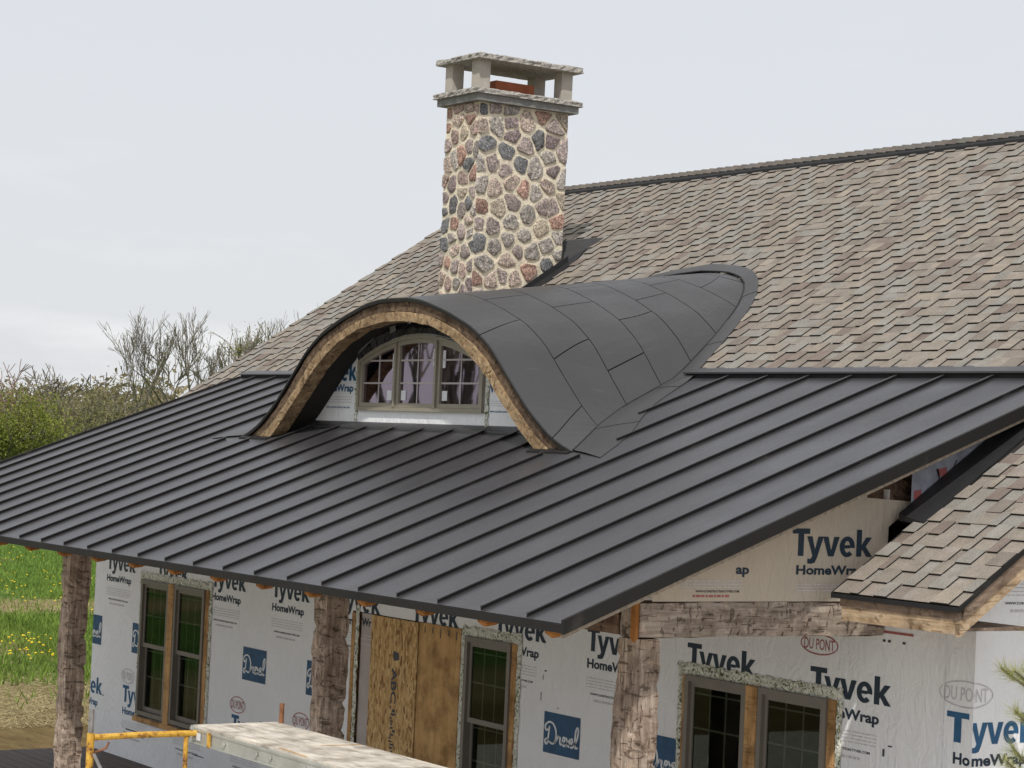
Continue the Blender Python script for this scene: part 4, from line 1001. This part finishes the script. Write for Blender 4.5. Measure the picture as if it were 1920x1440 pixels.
def rough_slab(name, x0, x1, y0, y1, z0, z1, mat, seed, amp=.014):
    """slab with a rock-faced rim"""
    per = []; st = .045
    def line(a, b_):
        n = max(2, int((Vector(b_) - Vector(a)).length / st)); return [tuple(Vector(a).lerp(Vector(b_), i / n)) for i in range(n)]
    c = [(x0, y0, 0), (x1, y0, 0), (x1, y1, 0), (x0, y1, 0)]
    for i in range(4): per += line(c[i], c[(i + 1) % 4])
    rn = random.Random(seed); n = len(per); V, F = [], []; mx, my = (x0 + x1) / 2, (y0 + y1) / 2
    for lv, zz in enumerate((z0, z0 + (z1 - z0) * .35, z0 + (z1 - z0) * .75, z1)):
        for p in per:
            d = Vector((p[0] - mx, p[1] - my, 0)).normalized(); k = rn.uniform(-amp, amp) * (1 if lv in (1, 2) else .6) - (amp if lv == 3 else 0)
            V.append((p[0] + d.x * k, p[1] + d.y * k, zz + (rn.uniform(-.008, .004) if lv == 3 else 0)))
    for l in range(3):
        for i in range(n): k = (i + 1) % n; F.append((l * n + i, l * n + k, (l + 1) * n + k, (l + 1) * n + i))
    F += [tuple(reversed(range(n))), tuple(3 * n + i for i in range(n))]
    return mk(name, V, F, mat, chim)
MB().box((CX0 - .07, CY0 - .07, 4.735), (CX1 + .07, CY1 + .07, 4.812)).obj("cap_band", M['limegrey'], chim)
rough_slab("cap_slab", -10.185, -9.30, 5.19, 6.60, 4.813, 4.872, M['limestone'], 2)
for x, y in ((CX1 - .145, CY0 - .02), (CX1 - .145, CY1 - .125), (CX0, CY0 - .02), (CX0, CY1 - .125)):
    MB().box((x, y, 4.865), (x + .145, y + .145, 5.19)).obj("cap_pillar", M['limepillar'], chim)
rough_slab("cap_slab", -10.175, -9.30, 5.20, 6.585, 5.186, 5.248, M['limestone'], 3)
fl = MB().box((-9.90, 5.62, 4.868), (-9.58, 6.12, 5.02)); fl.obj("flue_tile", M['clay'], chim)
# flashing at the chimney's foot
def roofpoly(P, h): return [on(a, b_, h) for a, b_ in P]
P = [(-9.39, 5.2), (-9.26, 5.2), (-9.20, 6.18), (-9.26, 6.57), (-9.50, 7.02), (-10.05, 7.02), (-10.1, 6.48), (-9.395, 6.48)]
V = roofpoly(P, .022) + roofpoly(P, .004); n = len(P)
mk("chimney_flashing", V, [tuple(range(n))] + [((i + 1) % n, i, n + i, n + (i + 1) % n) for i in range(n)], M['membrane'], house)
V = [(CX1 + .004, 5.25, Zm(5.25) + .03), (CX1 + .004, 6.5, Zm(6.5) + .03), (CX1 + .004, 6.5, Zm(6.5) + .16), (CX1 + .004, 6.3, Zm(6.3) + .10), (CX1 + .004, 5.25, Zm(5.25) + .08)]
strip("chimney_flashing", (CX1 + .03, 5.25, Zm(5.25) + .0), (CX1 + .03, 6.53, Zm(6.53) + .0), (.008, 0, 0), (0, 0, .09), M['membrane'], house)
cr_ = MB().add([(CX0 - .05, CY1 + .02, Zm(CY1) - .02), (CX1 + .04, CY1 + .02, Zm(CY1) - .02), (CX1 + .04, 7.0, Zm(7.0) + .025), (CX0 - .05, 7.0, Zm(7.0) + .025), ((CX0 + CX1) / 2, CY1 + .02, Zm(CY1) + .28)], [(1, 2, 4), (2, 3, 4), (3, 0, 4), (0, 1, 4)]); cr_.obj("chimney_cricket", M['membrane'], house)

# ---- ground floor windows ------------------------------------------------------------------------
def frame_bars(x0, x1, z0, z1, wdt, y0, y1, mat, name, parent, wb=None):
    wb = wb or wdt; b = MB()
    b.box((x0, y0, z0), (x1, y1, z0 + wb)); b.box((x0, y0, z1 - wdt), (x1, y1, z1)); b.box((x0, y0 + .0005, z0 + wb), (x0 + wdt, y1 - .0005, z1 - wdt)); b.box((x1 - wdt, y0 + .0005, z0 + wb), (x1, y1 - .0005, z1 - wdt))
    return b.obj(name, mat, parent)
def tape_strip(x0, x1, z0, z1, seed):
    rn = random.Random(seed); V, F = [], []; horiz = (x1 - x0) > (z1 - z0); n = max(6, int(max(x1 - x0, z1 - z0) / .035))
    for i in range(n + 1):
        t = i / n
        for j in range(5):
            s_ = j / 4; e = rn.uniform(-.010, .010) if j in (0, 4) else 0
            if horiz: x, z = x0 + (x1 - x0) * t, z0 + (z1 - z0) * s_ + e
            else: x, z = x0 + (x1 - x0) * s_ + e, z0 + (z1 - z0) * t
            V.append((x, WY - .006 - rn.random() * .016 * (0 < j < 4), z))
    F = [(i * 5 + j, i * 5 + j + 1, (i + 1) * 5 + j + 1, (i + 1) * 5 + j) for i in range(n) for j in range(4)]
    if horiz: F = [tuple(reversed(f)) for f in F]
    return mk("flashing_tape", V, F, M['foil'], front)
def dh_window(x0, x1, z0=-2.09, z1=HEAD):
    win = frame_bars(x0, x1, z0, z1, .045, WY - .030, WY + .085, M['vinyl'], "window", house)
    zm = -1.325
    for (a, c, yy) in ((zm - .02, z1 - .046, WY - .004), (z0 + .046, zm + .022, WY + .034)):
        sx0, sx1 = x0 + .047, x1 - .047
        frame_bars(sx0, sx1, a, c, .036, yy, yy + .032, M['vinyl'], "sash", win, wb=.045)
        gx0, gx1, ga, gb = sx0 + .034, sx1 - .034, a + .043, c - .034
        mk("pane", [(gx0, yy + .012, ga), (gx1, yy + .012, ga), (gx1, yy + .012, gb), (gx0, yy + .012, gb)], [(0, 1, 2, 3)], M['glass'], win)
        for k in (1, 2):
            xm = gx0 + (gx1 - gx0) * k / 3; MB().box((xm - .007, yy + .014, ga), (xm + .007, yy + .020, gb)).obj("muntin", M['muntin'], win)
        zz = (ga + gb) / 2; MB().box((gx0, yy + .0135, zz - .007), (gx1, yy + .0205, zz + .007)).obj("muntin", M['muntin'], win)
        zz = gb - .05; MB().box((gx0, yy + .0135, zz - .006), (gx1, yy + .0205, zz + .006)).obj("muntin", M['muntin'], win)
    return win
def buck(x0, x1, z0, z1, y0=WY - .012): MB().box((x0, y0, z0), (x1, WY + .11, z1)).obj("window_buck", M['tan'], house)
dh_window(-12.018, -11.318); dh_window(-11.178, -10.458); buck(-11.315, -11.181, -2.14, HEAD, WY - .034); buck(-10.455, -10.372, -2.11, HEAD)
buck(-12.05, -10.37, -2.165, -2.112, WY - .045)
dh_window(-5.427, -4.727); buck(-4.724, -4.652, -2.11, HEAD)
buck(-2.428, -2.388, -2.11, HEAD); dh_window(-2.385, -1.675); buck(-1.672, -1.546, -2.11, HEAD, WY - .034); dh_window(-1.543, -.818); buck(-.815, -.737, -2.11, HEAD)
for i, (k, (x0, x1, z0, z1)) in enumerate(list(OPEN.items())[:3]):
    tape_strip(x0 - .065, x1 + .065, z1 + .002, z1 + .088, i); tape_strip(x1 + .002, x1 + .062, z0, z1, 10 + i); tape_strip(x0 - (.085 if k == 'M' else .055), x0 - .002, z0, z1, 20 + i)
# ---- boarded door --------------------------------------------------------------------------------
MB().box((-7.395, WY - .012, DECK + .003), (-7.335, WY + .1, -.575)).obj("door_buck", M['tan'], house)
tape_strip(-7.333, -7.272, DECK + .01, -.50, 31)
strp = MB().box((-7.270, WY + .02, DECK + .003), (-7.030, WY + .03, -.57)).obj("door_wrap", simple("greyish_pink_wrap", (.46, .41, .39), .7, .1, 5, bmp=.3), house)  # strip in an even greyish pink, darker than the wall wrap
dwp = Wall2D(lambda u, v, l: (u, WY + .02 - l, v), strp)
dwp.put("lettering", text2d("Wr", -7.262, -.69, .17, .075, .034), M['blue_shaded'])
for v in (-.78, -.81, -.86): dwp.put("fine_print", dwp.rect(-7.26, -7.05, v, v + .009), M['paleprint'])
osb = MB().box((-7.028, WY - .016, DECK + .003), (-6.212, WY + .004, -.568)).obj("strand_board_panel", M['osb'], house)
ow = Wall2D(lambda u, v, l: (u, WY - .016 - l, v), osb)
def rot_text(s, x, z, hgt, cap):            # stencil that runs up the sheet
    V, F = text2d(s, 0, 0, hgt, cap, .03); return np.stack([x + V[:, 1], z - V[:, 0]], 1), F
ow.put("stencil", (np.array([(-6.62, -.86), (-6.52, -.87), (-6.51, -.93), (-6.60, -.95)]), [(0, 3, 2, 1)]), M['dark'])
ow.put("stencil", rot_text("ABC", -6.63, -1.01, .32, .09), M['dark'])
for i in range(26):
    z_ = -1.38 - i * .03; a = R.uniform(0, .07); ow.put("stencil", ow.rect(-6.64 + a, -6.64 + a + R.uniform(.02, .08), z_, z_ + R.uniform(.010, .026)), M['dark'])
MB().box((-6.19, WY - .016, DECK + .003), (-5.512, WY + .004, -.56)).obj("plywood_panel", M['ply'], house)
MB().box((-6.212, WY + .012, DECK + .003), (-6.19, WY + .02, -.565)).obj("panel_gap", M['gap'], house)
for i in range(5): MB().box((-6.10 + i * .13, WY - .019, -.66 + R.uniform(-.02, .02)), (-6.09 + i * .13, WY - .016, -.59)).obj("drip_stain", M['dark'], house)

# ---- porch deck ----------------------------------------------------------------------------------
dk = MB().box((-13.2, .55, GROUND), (-.15, WY - .01, DECK - .034)); deck = dk.obj("porch_deck", M['limegrey'], house)
y = .50
while y < WY - .02:
    MB().box((-13.25, y, DECK - .032), (-.12, min(y + .135, WY - .012), DECK - R.uniform(0, .002))).obj("deck_board", M['deck'], deck); y += .142

# ---- scaffold ------------------------------------------------------------------------------------
def scaffold(x, label):
    t = empty("scaffold", (x, -.87, GROUND), label=label, cat="scaffold", group="scaffolds under the plank"); y0, y1, zt = -1.588, -.155, -1.03
    for y in (y0, y1):
        MB().tube([(x, y, GROUND + .003), (x, y, zt + .03)], .026, 10).obj("leg", M['yellow'] if y == y0 else M['rust'], t)
        MB().tube([(x, y, zt + .031), (x, y, zt + .19)], .018, 8).obj("coupling_pin", M['galv'] if y == y0 else M['rust'], t)
    MB().tube([(x, y0 + .022, zt), (x, y0 + .35, zt + .006), (x, y1 - .022, zt)], .022, 10).obj("top_rail", M['yellow'], t)
    MB().tube([(x, -.886, zt - .02), (x, -.886, zt - .9)], .017, 8).obj("inner_post", M['yellow'], t)
    MB().tube([(x, y0 + .022, zt - .92), (x, y1 - .022, zt - .92)], .017, 8).obj("lower_rail", M['yellow'], t)
    MB().tube([(x + .005, y0 + .03, zt - .10), (x + .03, y0 + .10, zt - .07), (x + .03, y0 + .12, zt - .03)], .008, 6).obj("brace_hook", M['rust'], t)
    return t
scaffold(-3.147, "yellow tubular scaffold frame with rusty rear leg at the label end of the plank"); scaffold(.30, "yellow tubular scaffold frame under the far end of the plank, by the corner post")
br_ = MB().tube([(-3.12, -1.57, -1.14), (-1.3, -1.57, -2.35)], .012, 6); br_.obj("cross_brace", M['galv'], bpy.data.objects["scaffold"])
pl = empty("scaffold_plank", (-1.4, -.5, -1.10), label="aluminium scaffold plank with pale plywood deck resting on the yellow frame", cat="plank")
MB().box((-3.22, -.800, -.994), (.52, -.155, -.978)).obj("deck_sheet", M['plank'], pl)
for y0, y1 in ((-.815, -.790), (-.165, -.140)):
    b = MB().box((-3.24, y0, -1.010), (.54, y1, -.995)).box((-3.24, y0 + .006, -1.085), (.54, y1 - .006, -1.0105)).box((-3.24, y0 - .004, -1.098), (.54, y1 + .004, -1.086)); b.obj("side_rail", M['alu'], pl)
MB().box((-3.26, -.80, -1.09), (-3.24, -.16, -.985)).obj("end_plate", M['alu'], pl)
MB().box((-3.13, -.817, -1.07), (-3.07, -.8155, -1.02)).obj("maker_label", M['sticker'], pl)
MB().box((-2.96, -.822, -1.10), (-2.915, -.8155, -.998)).obj("yellow_band", M['yellow'], pl)
for x in (-3.19, -2.72, -2.25, -2.06, -1.6, -1.1): MB().tube([(x, -.8155, -1.05), (x, -.824, -1.05)], .016, 10).obj("rivet", M['alu'], pl)
for P in ([(-2.02, -.78), (-1.62, -.80), (-1.62, -.785), (-2.02, -.76)], [(-2.05, -.45), (-2.03, -.16), (-2.015, -.16), (-2.035, -.45)]):
    mk("split_edge", [(a, b_, -.975) for a, b_ in P] + [(a, b_, -.977) for a, b_ in P], [(0, 1, 2, 3), (4, 5, 1, 0), (5, 6, 2, 1), (6, 7, 3, 2), (7, 4, 0, 3)], M['tan'], pl)

# ------------------------------------------------------------------ trees
M['bark'] = simple("grey_bark", (.085, .075, .062), .95, .3, 4)
M['twig'] = simple("grey_twig", (.17, .15, .12), .95, .25, 1.5)
M['redtwig'] = simple("reddish_twig", (.22, .14, .115), .95, .25, 1.5)
def leaf_mat(name, a, b_):
    mt, nt, b = nodes(name); at = nt.nodes.new("ShaderNodeVertexColor"); at.layer_name = "tint"
    t = tex(nt, "Noise", pos(nt), .9, Detail=3); c = ramp(nt, t.outputs[0], [(.3, a), (.7, b_)])
    c = mix(nt, c, at.outputs[0], 1.0, 'MULTIPLY'); nt.links.new(c, b.inputs['Base Color']); b.inputs['Roughness'].default_value = .8; b.inputs['Specular IOR Level'].default_value = .2
    tr = nt.nodes.new("ShaderNodeBsdfTranslucent"); nt.links.new(c, tr.inputs[0]); ms = nt.nodes.new("ShaderNodeMixShader"); ms.inputs[0].default_value = .3
    nt.links.new(b.outputs[0], ms.inputs[1]); nt.links.new(tr.outputs[0], ms.inputs[2]); nt.links.new(ms.outputs[0], nt.nodes["Material Output"].inputs[0]); return mt
M['leaf'] = leaf_mat("spring_leaf", (.16, .20, .035), (.27, .29, .07)); M['leafred'] = leaf_mat("budding_russet", (.22, .135, .09), (.30, .20, .13)); M['leafdull'] = leaf_mat("dull_olive_leaf", (.17, .17, .075), (.26, .24, .12))
M['bud'] = leaf_mat("yellow_green_bud", (.22, .22, .07), (.32, .30, .11))
def tree_mesh(seed, height, spread, stems, twigr, forks=5, twl=1.0, upb=.35):
    rn = random.Random(seed); big, small, tips = MB(), MB(), []
    def grow(p, d, ln, r, lv):
        n = 3 if lv < 2 else 2; pts = [p]; rad = [r]; q = p.copy()
        for i in range(n):
            d = (d + Vector((rn.uniform(-1, 1), rn.uniform(-1, 1), rn.uniform(-.4, 1) * upb)) * .20).normalized(); q = q + d * (ln / n); pts.append(q.copy()); rad.append(r * (1 - .45 * (i + 1) / n))
        rad = [max(v, twigr) for v in rad]
        (big if lv < 2 else small).tube(pts, rad, 6 if lv < 2 else 3, cap=False)
        if lv >= forks: tips.append(q); return
        k = rn.randint(2, 3) if lv < 3 else rn.randint(2, 4)
        for i in range(k):
            a = rn.uniform(0, 2 * math.pi); ax = d.orthogonal().normalized(); ax = Matrix.Rotation(a, 3, d) @ ax
            nd = (d * rn.uniform(.6, 1.1) + ax * spread * rn.uniform(.5, 1.1) + Vector((0, 0, upb * .5))).normalized()
            st = pts[-1] if (i == 0 or rn.random() < .55) else pts[-2]
            grow(st, nd, ln * rn.uniform(.60, .86) * (twl if lv > 2 else 1), r * rn.uniform(.45, .62), lv + 1)
    for s in range(stems):
        a = 2 * math.pi * s / max(stems, 1) + rn.random(); d = Vector((math.cos(a) * .35 * (stems > 1), math.sin(a) * .35 * (stems > 1), 1)).normalized()
        grow(Vector((math.cos(a), math.sin(a), 0)) * (.25 if stems > 1 else 0), d, height * .27, height * .018, 0)
    return big, small, tips
def leaves(tips, n, rad, size, seed, mb=None):
    rn = np.random.default_rng(seed); T = np.array([tuple(t) for t in tips]); idx = rn.integers(0, len(T), n)
    c = T[idx] + rn.normal(0, rad, (n, 3)); a = rn.normal(0, 1, (n, 3)); a /= np.linalg.norm(a, axis=1)[:, None]; b_ = np.cross(a, rn.normal(0, 1, (n, 3))); b_ /= np.linalg.norm(b_, axis=1)[:, None]
    s = size * rn.uniform(.6, 1.4, (n, 1)); V = np.stack([c - a * s, c + b_ * s * .5, c + a * s, c - b_ * s * .5], 1).reshape(-1, 3)
    cl = .65 + .7 * rn.random(len(T)); t = np.clip(cl[idx] * rn.uniform(.8, 1.2, n), .45, 1.5)
    return V, [(4 * i, 4 * i + 1, 4 * i + 2, 4 * i + 3) for i in range(n)], np.repeat(np.stack([t, t, t], 1), 4, 0)
def plant(name, base, height, spread, stems, seed, label, cat, twigr=.014, forks=5, lf=None, nl=0, lsz=.12, lrad=.3, twm='twig', group=None, twl=1.0, upb=.35):
    big, small, tips = tree_mesh(seed, height, spread, stems, twigr, forks, twl, upb)
    zmax = max(v[2] for v in small.V); sc = height / zmax
    o = empty(name, base, label=label, cat=cat, group=group)
    def tf(V): return [(v[0] * sc + base[0], v[1] * sc + base[1], v[2] * sc + base[2]) for v in V]
    mk("trunk", tf(big.V), big.F, M['bark'], o, smooth=True); mk("twigs", tf(small.V), small.F, M[twm], o, kind="stuff")
    if lf:
        V, F, C = leaves(tips, nl, lrad / sc, lsz / sc, seed); mk("crown", tf(V), F, M[lf], o, col=C)
    return o
def base_at(px, py, D):
    p = atD(px, py, D); return (p[0], p[1], GROUND), p[2] - GROUND
def P(px, top, D): return base_at(px, top, D)
(bs, hh) = P(312, 575, 125); t1 = plant("bare_tree", bs, hh, .42, 2, 61, "wide bare tree with open forked crown standing apart", "tree", .010, 6, twl=.95, upb=.7)
(bs, hh) = P(345, 583, 128); plant("bare_tree", bs, hh, .58, 1, 71, "slim bare tree growing against the wide open-crowned one", "tree", .009, 6, upb=.45)
(bs, hh) = P(472, 560, 150); plant("bare_tree", bs, hh, .42, 3, 33, "bare tree with tight upright twigs just beyond the shingle rake", "tree", .011, 6, upb=.9, twm='twig')
(bs, hh) = P(428, 600, 140); plant("budding_tree", bs, hh, .52, 2, 34, "tree with yellow green buds between the bare trees", "tree", .022, 5, 'bud', 1500, .06, .15)
(bs, hh) = P(562, 572, 155); plant("bare_tree", bs, hh, .40, 2, 35, "bare tree whose twig tips just clear the shingle rake", "tree", .011, 6, upb=.9)
(bs, hh) = P(385, 640, 130); plant("budding_tree", bs, hh, .6, 2, 36, "low tree with olive buds in front of the bare trees", "tree", .022, 5, 'bud', 1500, .06, .15)
(bs, hh) = P(505, 600, 145); plant("budding_tree", bs, hh, .5, 2, 46, "budding tree pressed up behind the shingle rake", "tree", .024, 5, 'bud', 1000, .06, .15)
(bs, hh) = P(18, 672, 108); plant("bare_tree", bs, hh, .8, 2, 37, "scraggly bare tree behind the russet thicket", "tree", .018, 5, twm='redtwig')
(bs, hh) = P(122, 680, 110); plant("bare_tree", bs, hh, .85, 3, 38, "spreading bare tree behind the olive shrub", "tree", .018, 5, twm='twig')
(bs, hh) = P(22, 742, 86); plant("green_shrub", bs, hh, .75, 4, 39, "bright green leafy shrub next to the metal roof edge", "shrub", .012, 5, 'leaf', 16000, .055, .34)
(bs, hh) = P(165, 722, 92); plant("green_shrub", bs, hh, .8, 4, 40, "olive green shrub with a rounded top", "shrub", .014, 5, 'leafdull', 7500, .05, .40)
(bs, hh) = P(80, 718, 104); plant("russet_thicket", bs, hh, .85, 5, 41, "russet brown thicket behind the green shrubs", "shrub", .016, 5, 'leafred', 6500, .05, .4, 'redtwig')
(bs, hh) = P(-40, 716, 104); plant("russet_thicket", bs, hh, .85, 5, 42, "russet thicket with bare tips beyond the bright shrub", "shrub", .016, 5, 'leafred', 5500, .05, .4, 'redtwig')
(bs, hh) = P(232, 755, 95); plant("green_shrub", bs, hh, .8, 4, 43, "small dull olive shrub near the foot of the wide bare tree", "shrub", .014, 5, 'leafdull', 6000, .07, .4)
(bs, hh) = P(112, 765, 90); plant("green_shrub", bs, hh, .8, 4, 45, "greyish brown shrub between the bright green and the olive one", "shrub", .014, 5, 'leafdull', 4000, .06, .35, 'redtwig')
# trees out in the front yard, seen mirrored in the dormer window
for i, (x, y, a, s) in enumerate(((-49.5, -23.4, .4, 1.15), (-54, -26.6, 2.1, 1.25), (-47, -31, 4.0, 1.05), (-66, -27, 5.2, 1.35), (-58.5, -29.0, 1.2, 1.2), (-63, -33.5, 3.0, 1.3), (-53, -24.0, 5.0, 1.2))):
    c = copy_tree(t1, None, (x, y, GROUND + H), a, s, label="bare tree across the front yard, mirrored in the dormer window", cat="tree", group="bare trees across the front yard"); c.name = "bare_tree"
# far wood
rn = np.random.default_rng(77); tips = []
for px in np.linspace(-150, 1000, 150):
    top = 742 + 16 * math.sin(px * .021) + rn.normal(0, 7); D = rn.uniform(215, 260); p = atD(px, top, D)
    for _ in range(9): tips.append(Vector((p[0] + rn.normal(0, 2.2), p[1] + rn.normal(0, 2.2), GROUND + (p[2] - GROUND) * rn.uniform(.25, 1.0))))
V, F, C = leaves(tips, 30000, .8, .36, 5)
M['leafbrown'] = leaf_mat("far_brown_green", (.20, .165, .10), (.30, .26, .15))
mk("far_woodland", V, F, M['leafbrown'], col=C, kind="stuff", label="distant olive brown woodland along the horizon", cat="woodland")

# young pine at the right edge
def pine(base, top, seed):
    rn = random.Random(seed); o = empty("pine_tree", base, label="young pine with long pale green needles by the gable wall", cat="tree")
    tb, nb = MB(), MB(); h = top - base[2]
    tb.tube([(base[0], base[1], base[2]), (base[0] + .01, base[1], base[2] + h * .5), (base[0], base[1], top)], [.045, .028, .006], 8)
    V, F, C = [], [], []
    def tuft(p, d, n, ln):
        for _ in range(n):
            a = Vector((rn.gauss(0, 1), rn.gauss(0, 1), rn.gauss(0, 1))).normalized(); dd = (d * 1.1 + a * .95).normalized(); s = ln * rn.uniform(.7, 1.15); st = p - d * rn.uniform(0, .09)
            w_ = dd.orthogonal().normalized() * .0011; q = len(V); tip = st + dd * s + Vector((0, 0, -.006)); V.extend([st - w_, st + w_, tip]); F.append((q, q + 1, q + 2)); t = rn.uniform(.7, 1.4); C.extend([(t, t, t * .9)] * 3)
    z = base[2] + .5
    while z < top - .02:
        f = (top - z) / h; nbr = 5
        for i in range(nbr):
            a = rn.uniform(0, 2 * math.pi); ln = (.10 + .95 * f) * rn.uniform(.75, 1.1); d = Vector((math.cos(a), math.sin(a), rn.uniform(.25, .5))).normalized(); p0 = Vector((base[0], base[1], z)); p1 = p0 + d * ln * .6; p2 = p1 + (d + Vector((0, 0, .35))).normalized() * ln * .4
            tb.tube([p0, p1, p2], [.010, .007, .004], 5)
            for k in range(int(3 + ln * 7)):
                t = .35 + .65 * k / (2 + ln * 7); q = p0.lerp(p1, t / .6) if t < .6 else p1.lerp(p2, (t - .6) / .4); tuft(q, d, 26, .085)
            tuft(p2, (d + Vector((0, 0, .5))).normalized(), 60, .095)
        z += rn.uniform(.16, .22)
    tuft(Vector((base[0], base[1], top)), Vector((0, 0, 1)), 80, .10)
    mk("trunk", tb.V, tb.F, M['bark'], o); mk("needles", V, F, leaf_mat("pine_needle", (.24, .26, .09), (.40, .40, .17)), o, col=C)
pb = atD(2022, 1000, 10.0); pine((pb[0], pb[1], GROUND), .92, 4)

# ------------------------------------------------------------------ grass and dandelions
def blade_field(n, seed):
    rn = np.random.default_rng(seed); px = rn.uniform(-60, 330, n); py = 1000 + 420 * rn.random(n) ** .9
    v = CF[None] + ((px - 960) / FPX)[:, None] * CR[None] - ((py - 720) / FPX)[:, None] * CU[None]
    k = (GROUND - CAM[2]) / v[:, 2]; return CAM[None] + v * k[:, None], rn
M['blade'] = leaf_mat("grass_blade", (.12, .20, .035), (.23, .32, .075)); M['straw'] = leaf_mat("straw", (.34, .27, .15), (.52, .44, .28))
def patch(x, y): return np.array([noise.noise(Vector((a * .07, b_ * .22, 3))) for a, b_ in zip(x, y)])
Pn, rn = blade_field(52000, 3)
pv = patch(Pn[:, 0], Pn[:, 1]); near = np.clip((Pn[:, 0] + 24.2) / 2.5, 0, 1) + .8 * ((Pn[:, 0] > -38.5) & (Pn[:, 0] < -34.5))
g_ok = (pv + rn.normal(0, .12, len(pv)) < .30) & (rn.random(len(pv)) > near * .93) & (Pn[:, 0] < -19)
def blades(P_, hmin, hmax, wd, seed, flat=False):
    rn = np.random.default_rng(seed); n = len(P_); a = rn.uniform(0, 2 * np.pi, n); h = rn.uniform(hmin, hmax, n); lean = rn.uniform(.1, .9, n) * (3 if flat else 1)
    dx, dy = np.cos(a), np.sin(a); w_ = wd * rn.uniform(.7, 1.4, n); b_ = rn.uniform(0, 2 * np.pi, n)
    p0 = P_ + np.stack([np.cos(b_) * w_, np.sin(b_) * w_, np.zeros(n)], 1); p1 = P_ - np.stack([np.cos(b_) * w_, np.sin(b_) * w_, np.zeros(n)], 1)
    p2 = P_ + np.stack([dx * h * lean, dy * h * lean, h * (.25 if flat else 1)], 1)
    V = np.stack([p0, p1, p2], 1).reshape(-1, 3); t = rn.uniform(.55, 1.45, n); return V, [(3 * i, 3 * i + 1, 3 * i + 2) for i in range(n)], np.repeat(np.stack([t, t, t * .9], 1), 3, 0)
V, F, C = blades(Pn[g_ok], .06, .17, .014, 1); mk("meadow_grass", V, F, M['blade'], col=C, kind="stuff", label="tufted spring grass on the meadow beside the house", cat="grass")
s_ok = (~g_ok) & (Pn[:, 0] < -17.6); V, F, C = blades(Pn[s_ok][:16000], .05, .12, .010, 2, True); mk("straw_litter", V, F, M['straw'], col=C, kind="stuff", label="loose straw strewn over bare soil beside the deck", cat="straw")
Pd, rn = blade_field(5000, 9); pd = patch(Pd[:, 0] + 40, Pd[:, 1] * 1.5); ok = (pd + rn.normal(0, .4, len(pd)) > .2) & (Pd[:, 0] < -25) & (Pd[:, 0] > -60); Pd = Pd[ok][:210]
V, F = [], []
for p in Pd:
    r_ = R.uniform(.018, .035); z_ = p[2] + R.uniform(.08, .15); q = len(V)
    V += [(p[0] + r_ * math.cos(k), p[1] + r_ * math.sin(k), z_) for k in np.linspace(0, 2 * math.pi, 7)[:-1]] + [(p[0], p[1], z_ + .018), (p[0], p[1], z_ - .02)]
    F += [(q + k, q + (k + 1) % 6, q + 6) for k in range(6)] + [(q + (k + 1) % 6, q + k, q + 7) for k in range(6)]
if V: mk("dandelions", V, F, simple("dandelion_yellow", (.75, .55, .02), .8, .1), kind="stuff", label="yellow dandelion heads scattered in the meadow grass", cat="flowers")
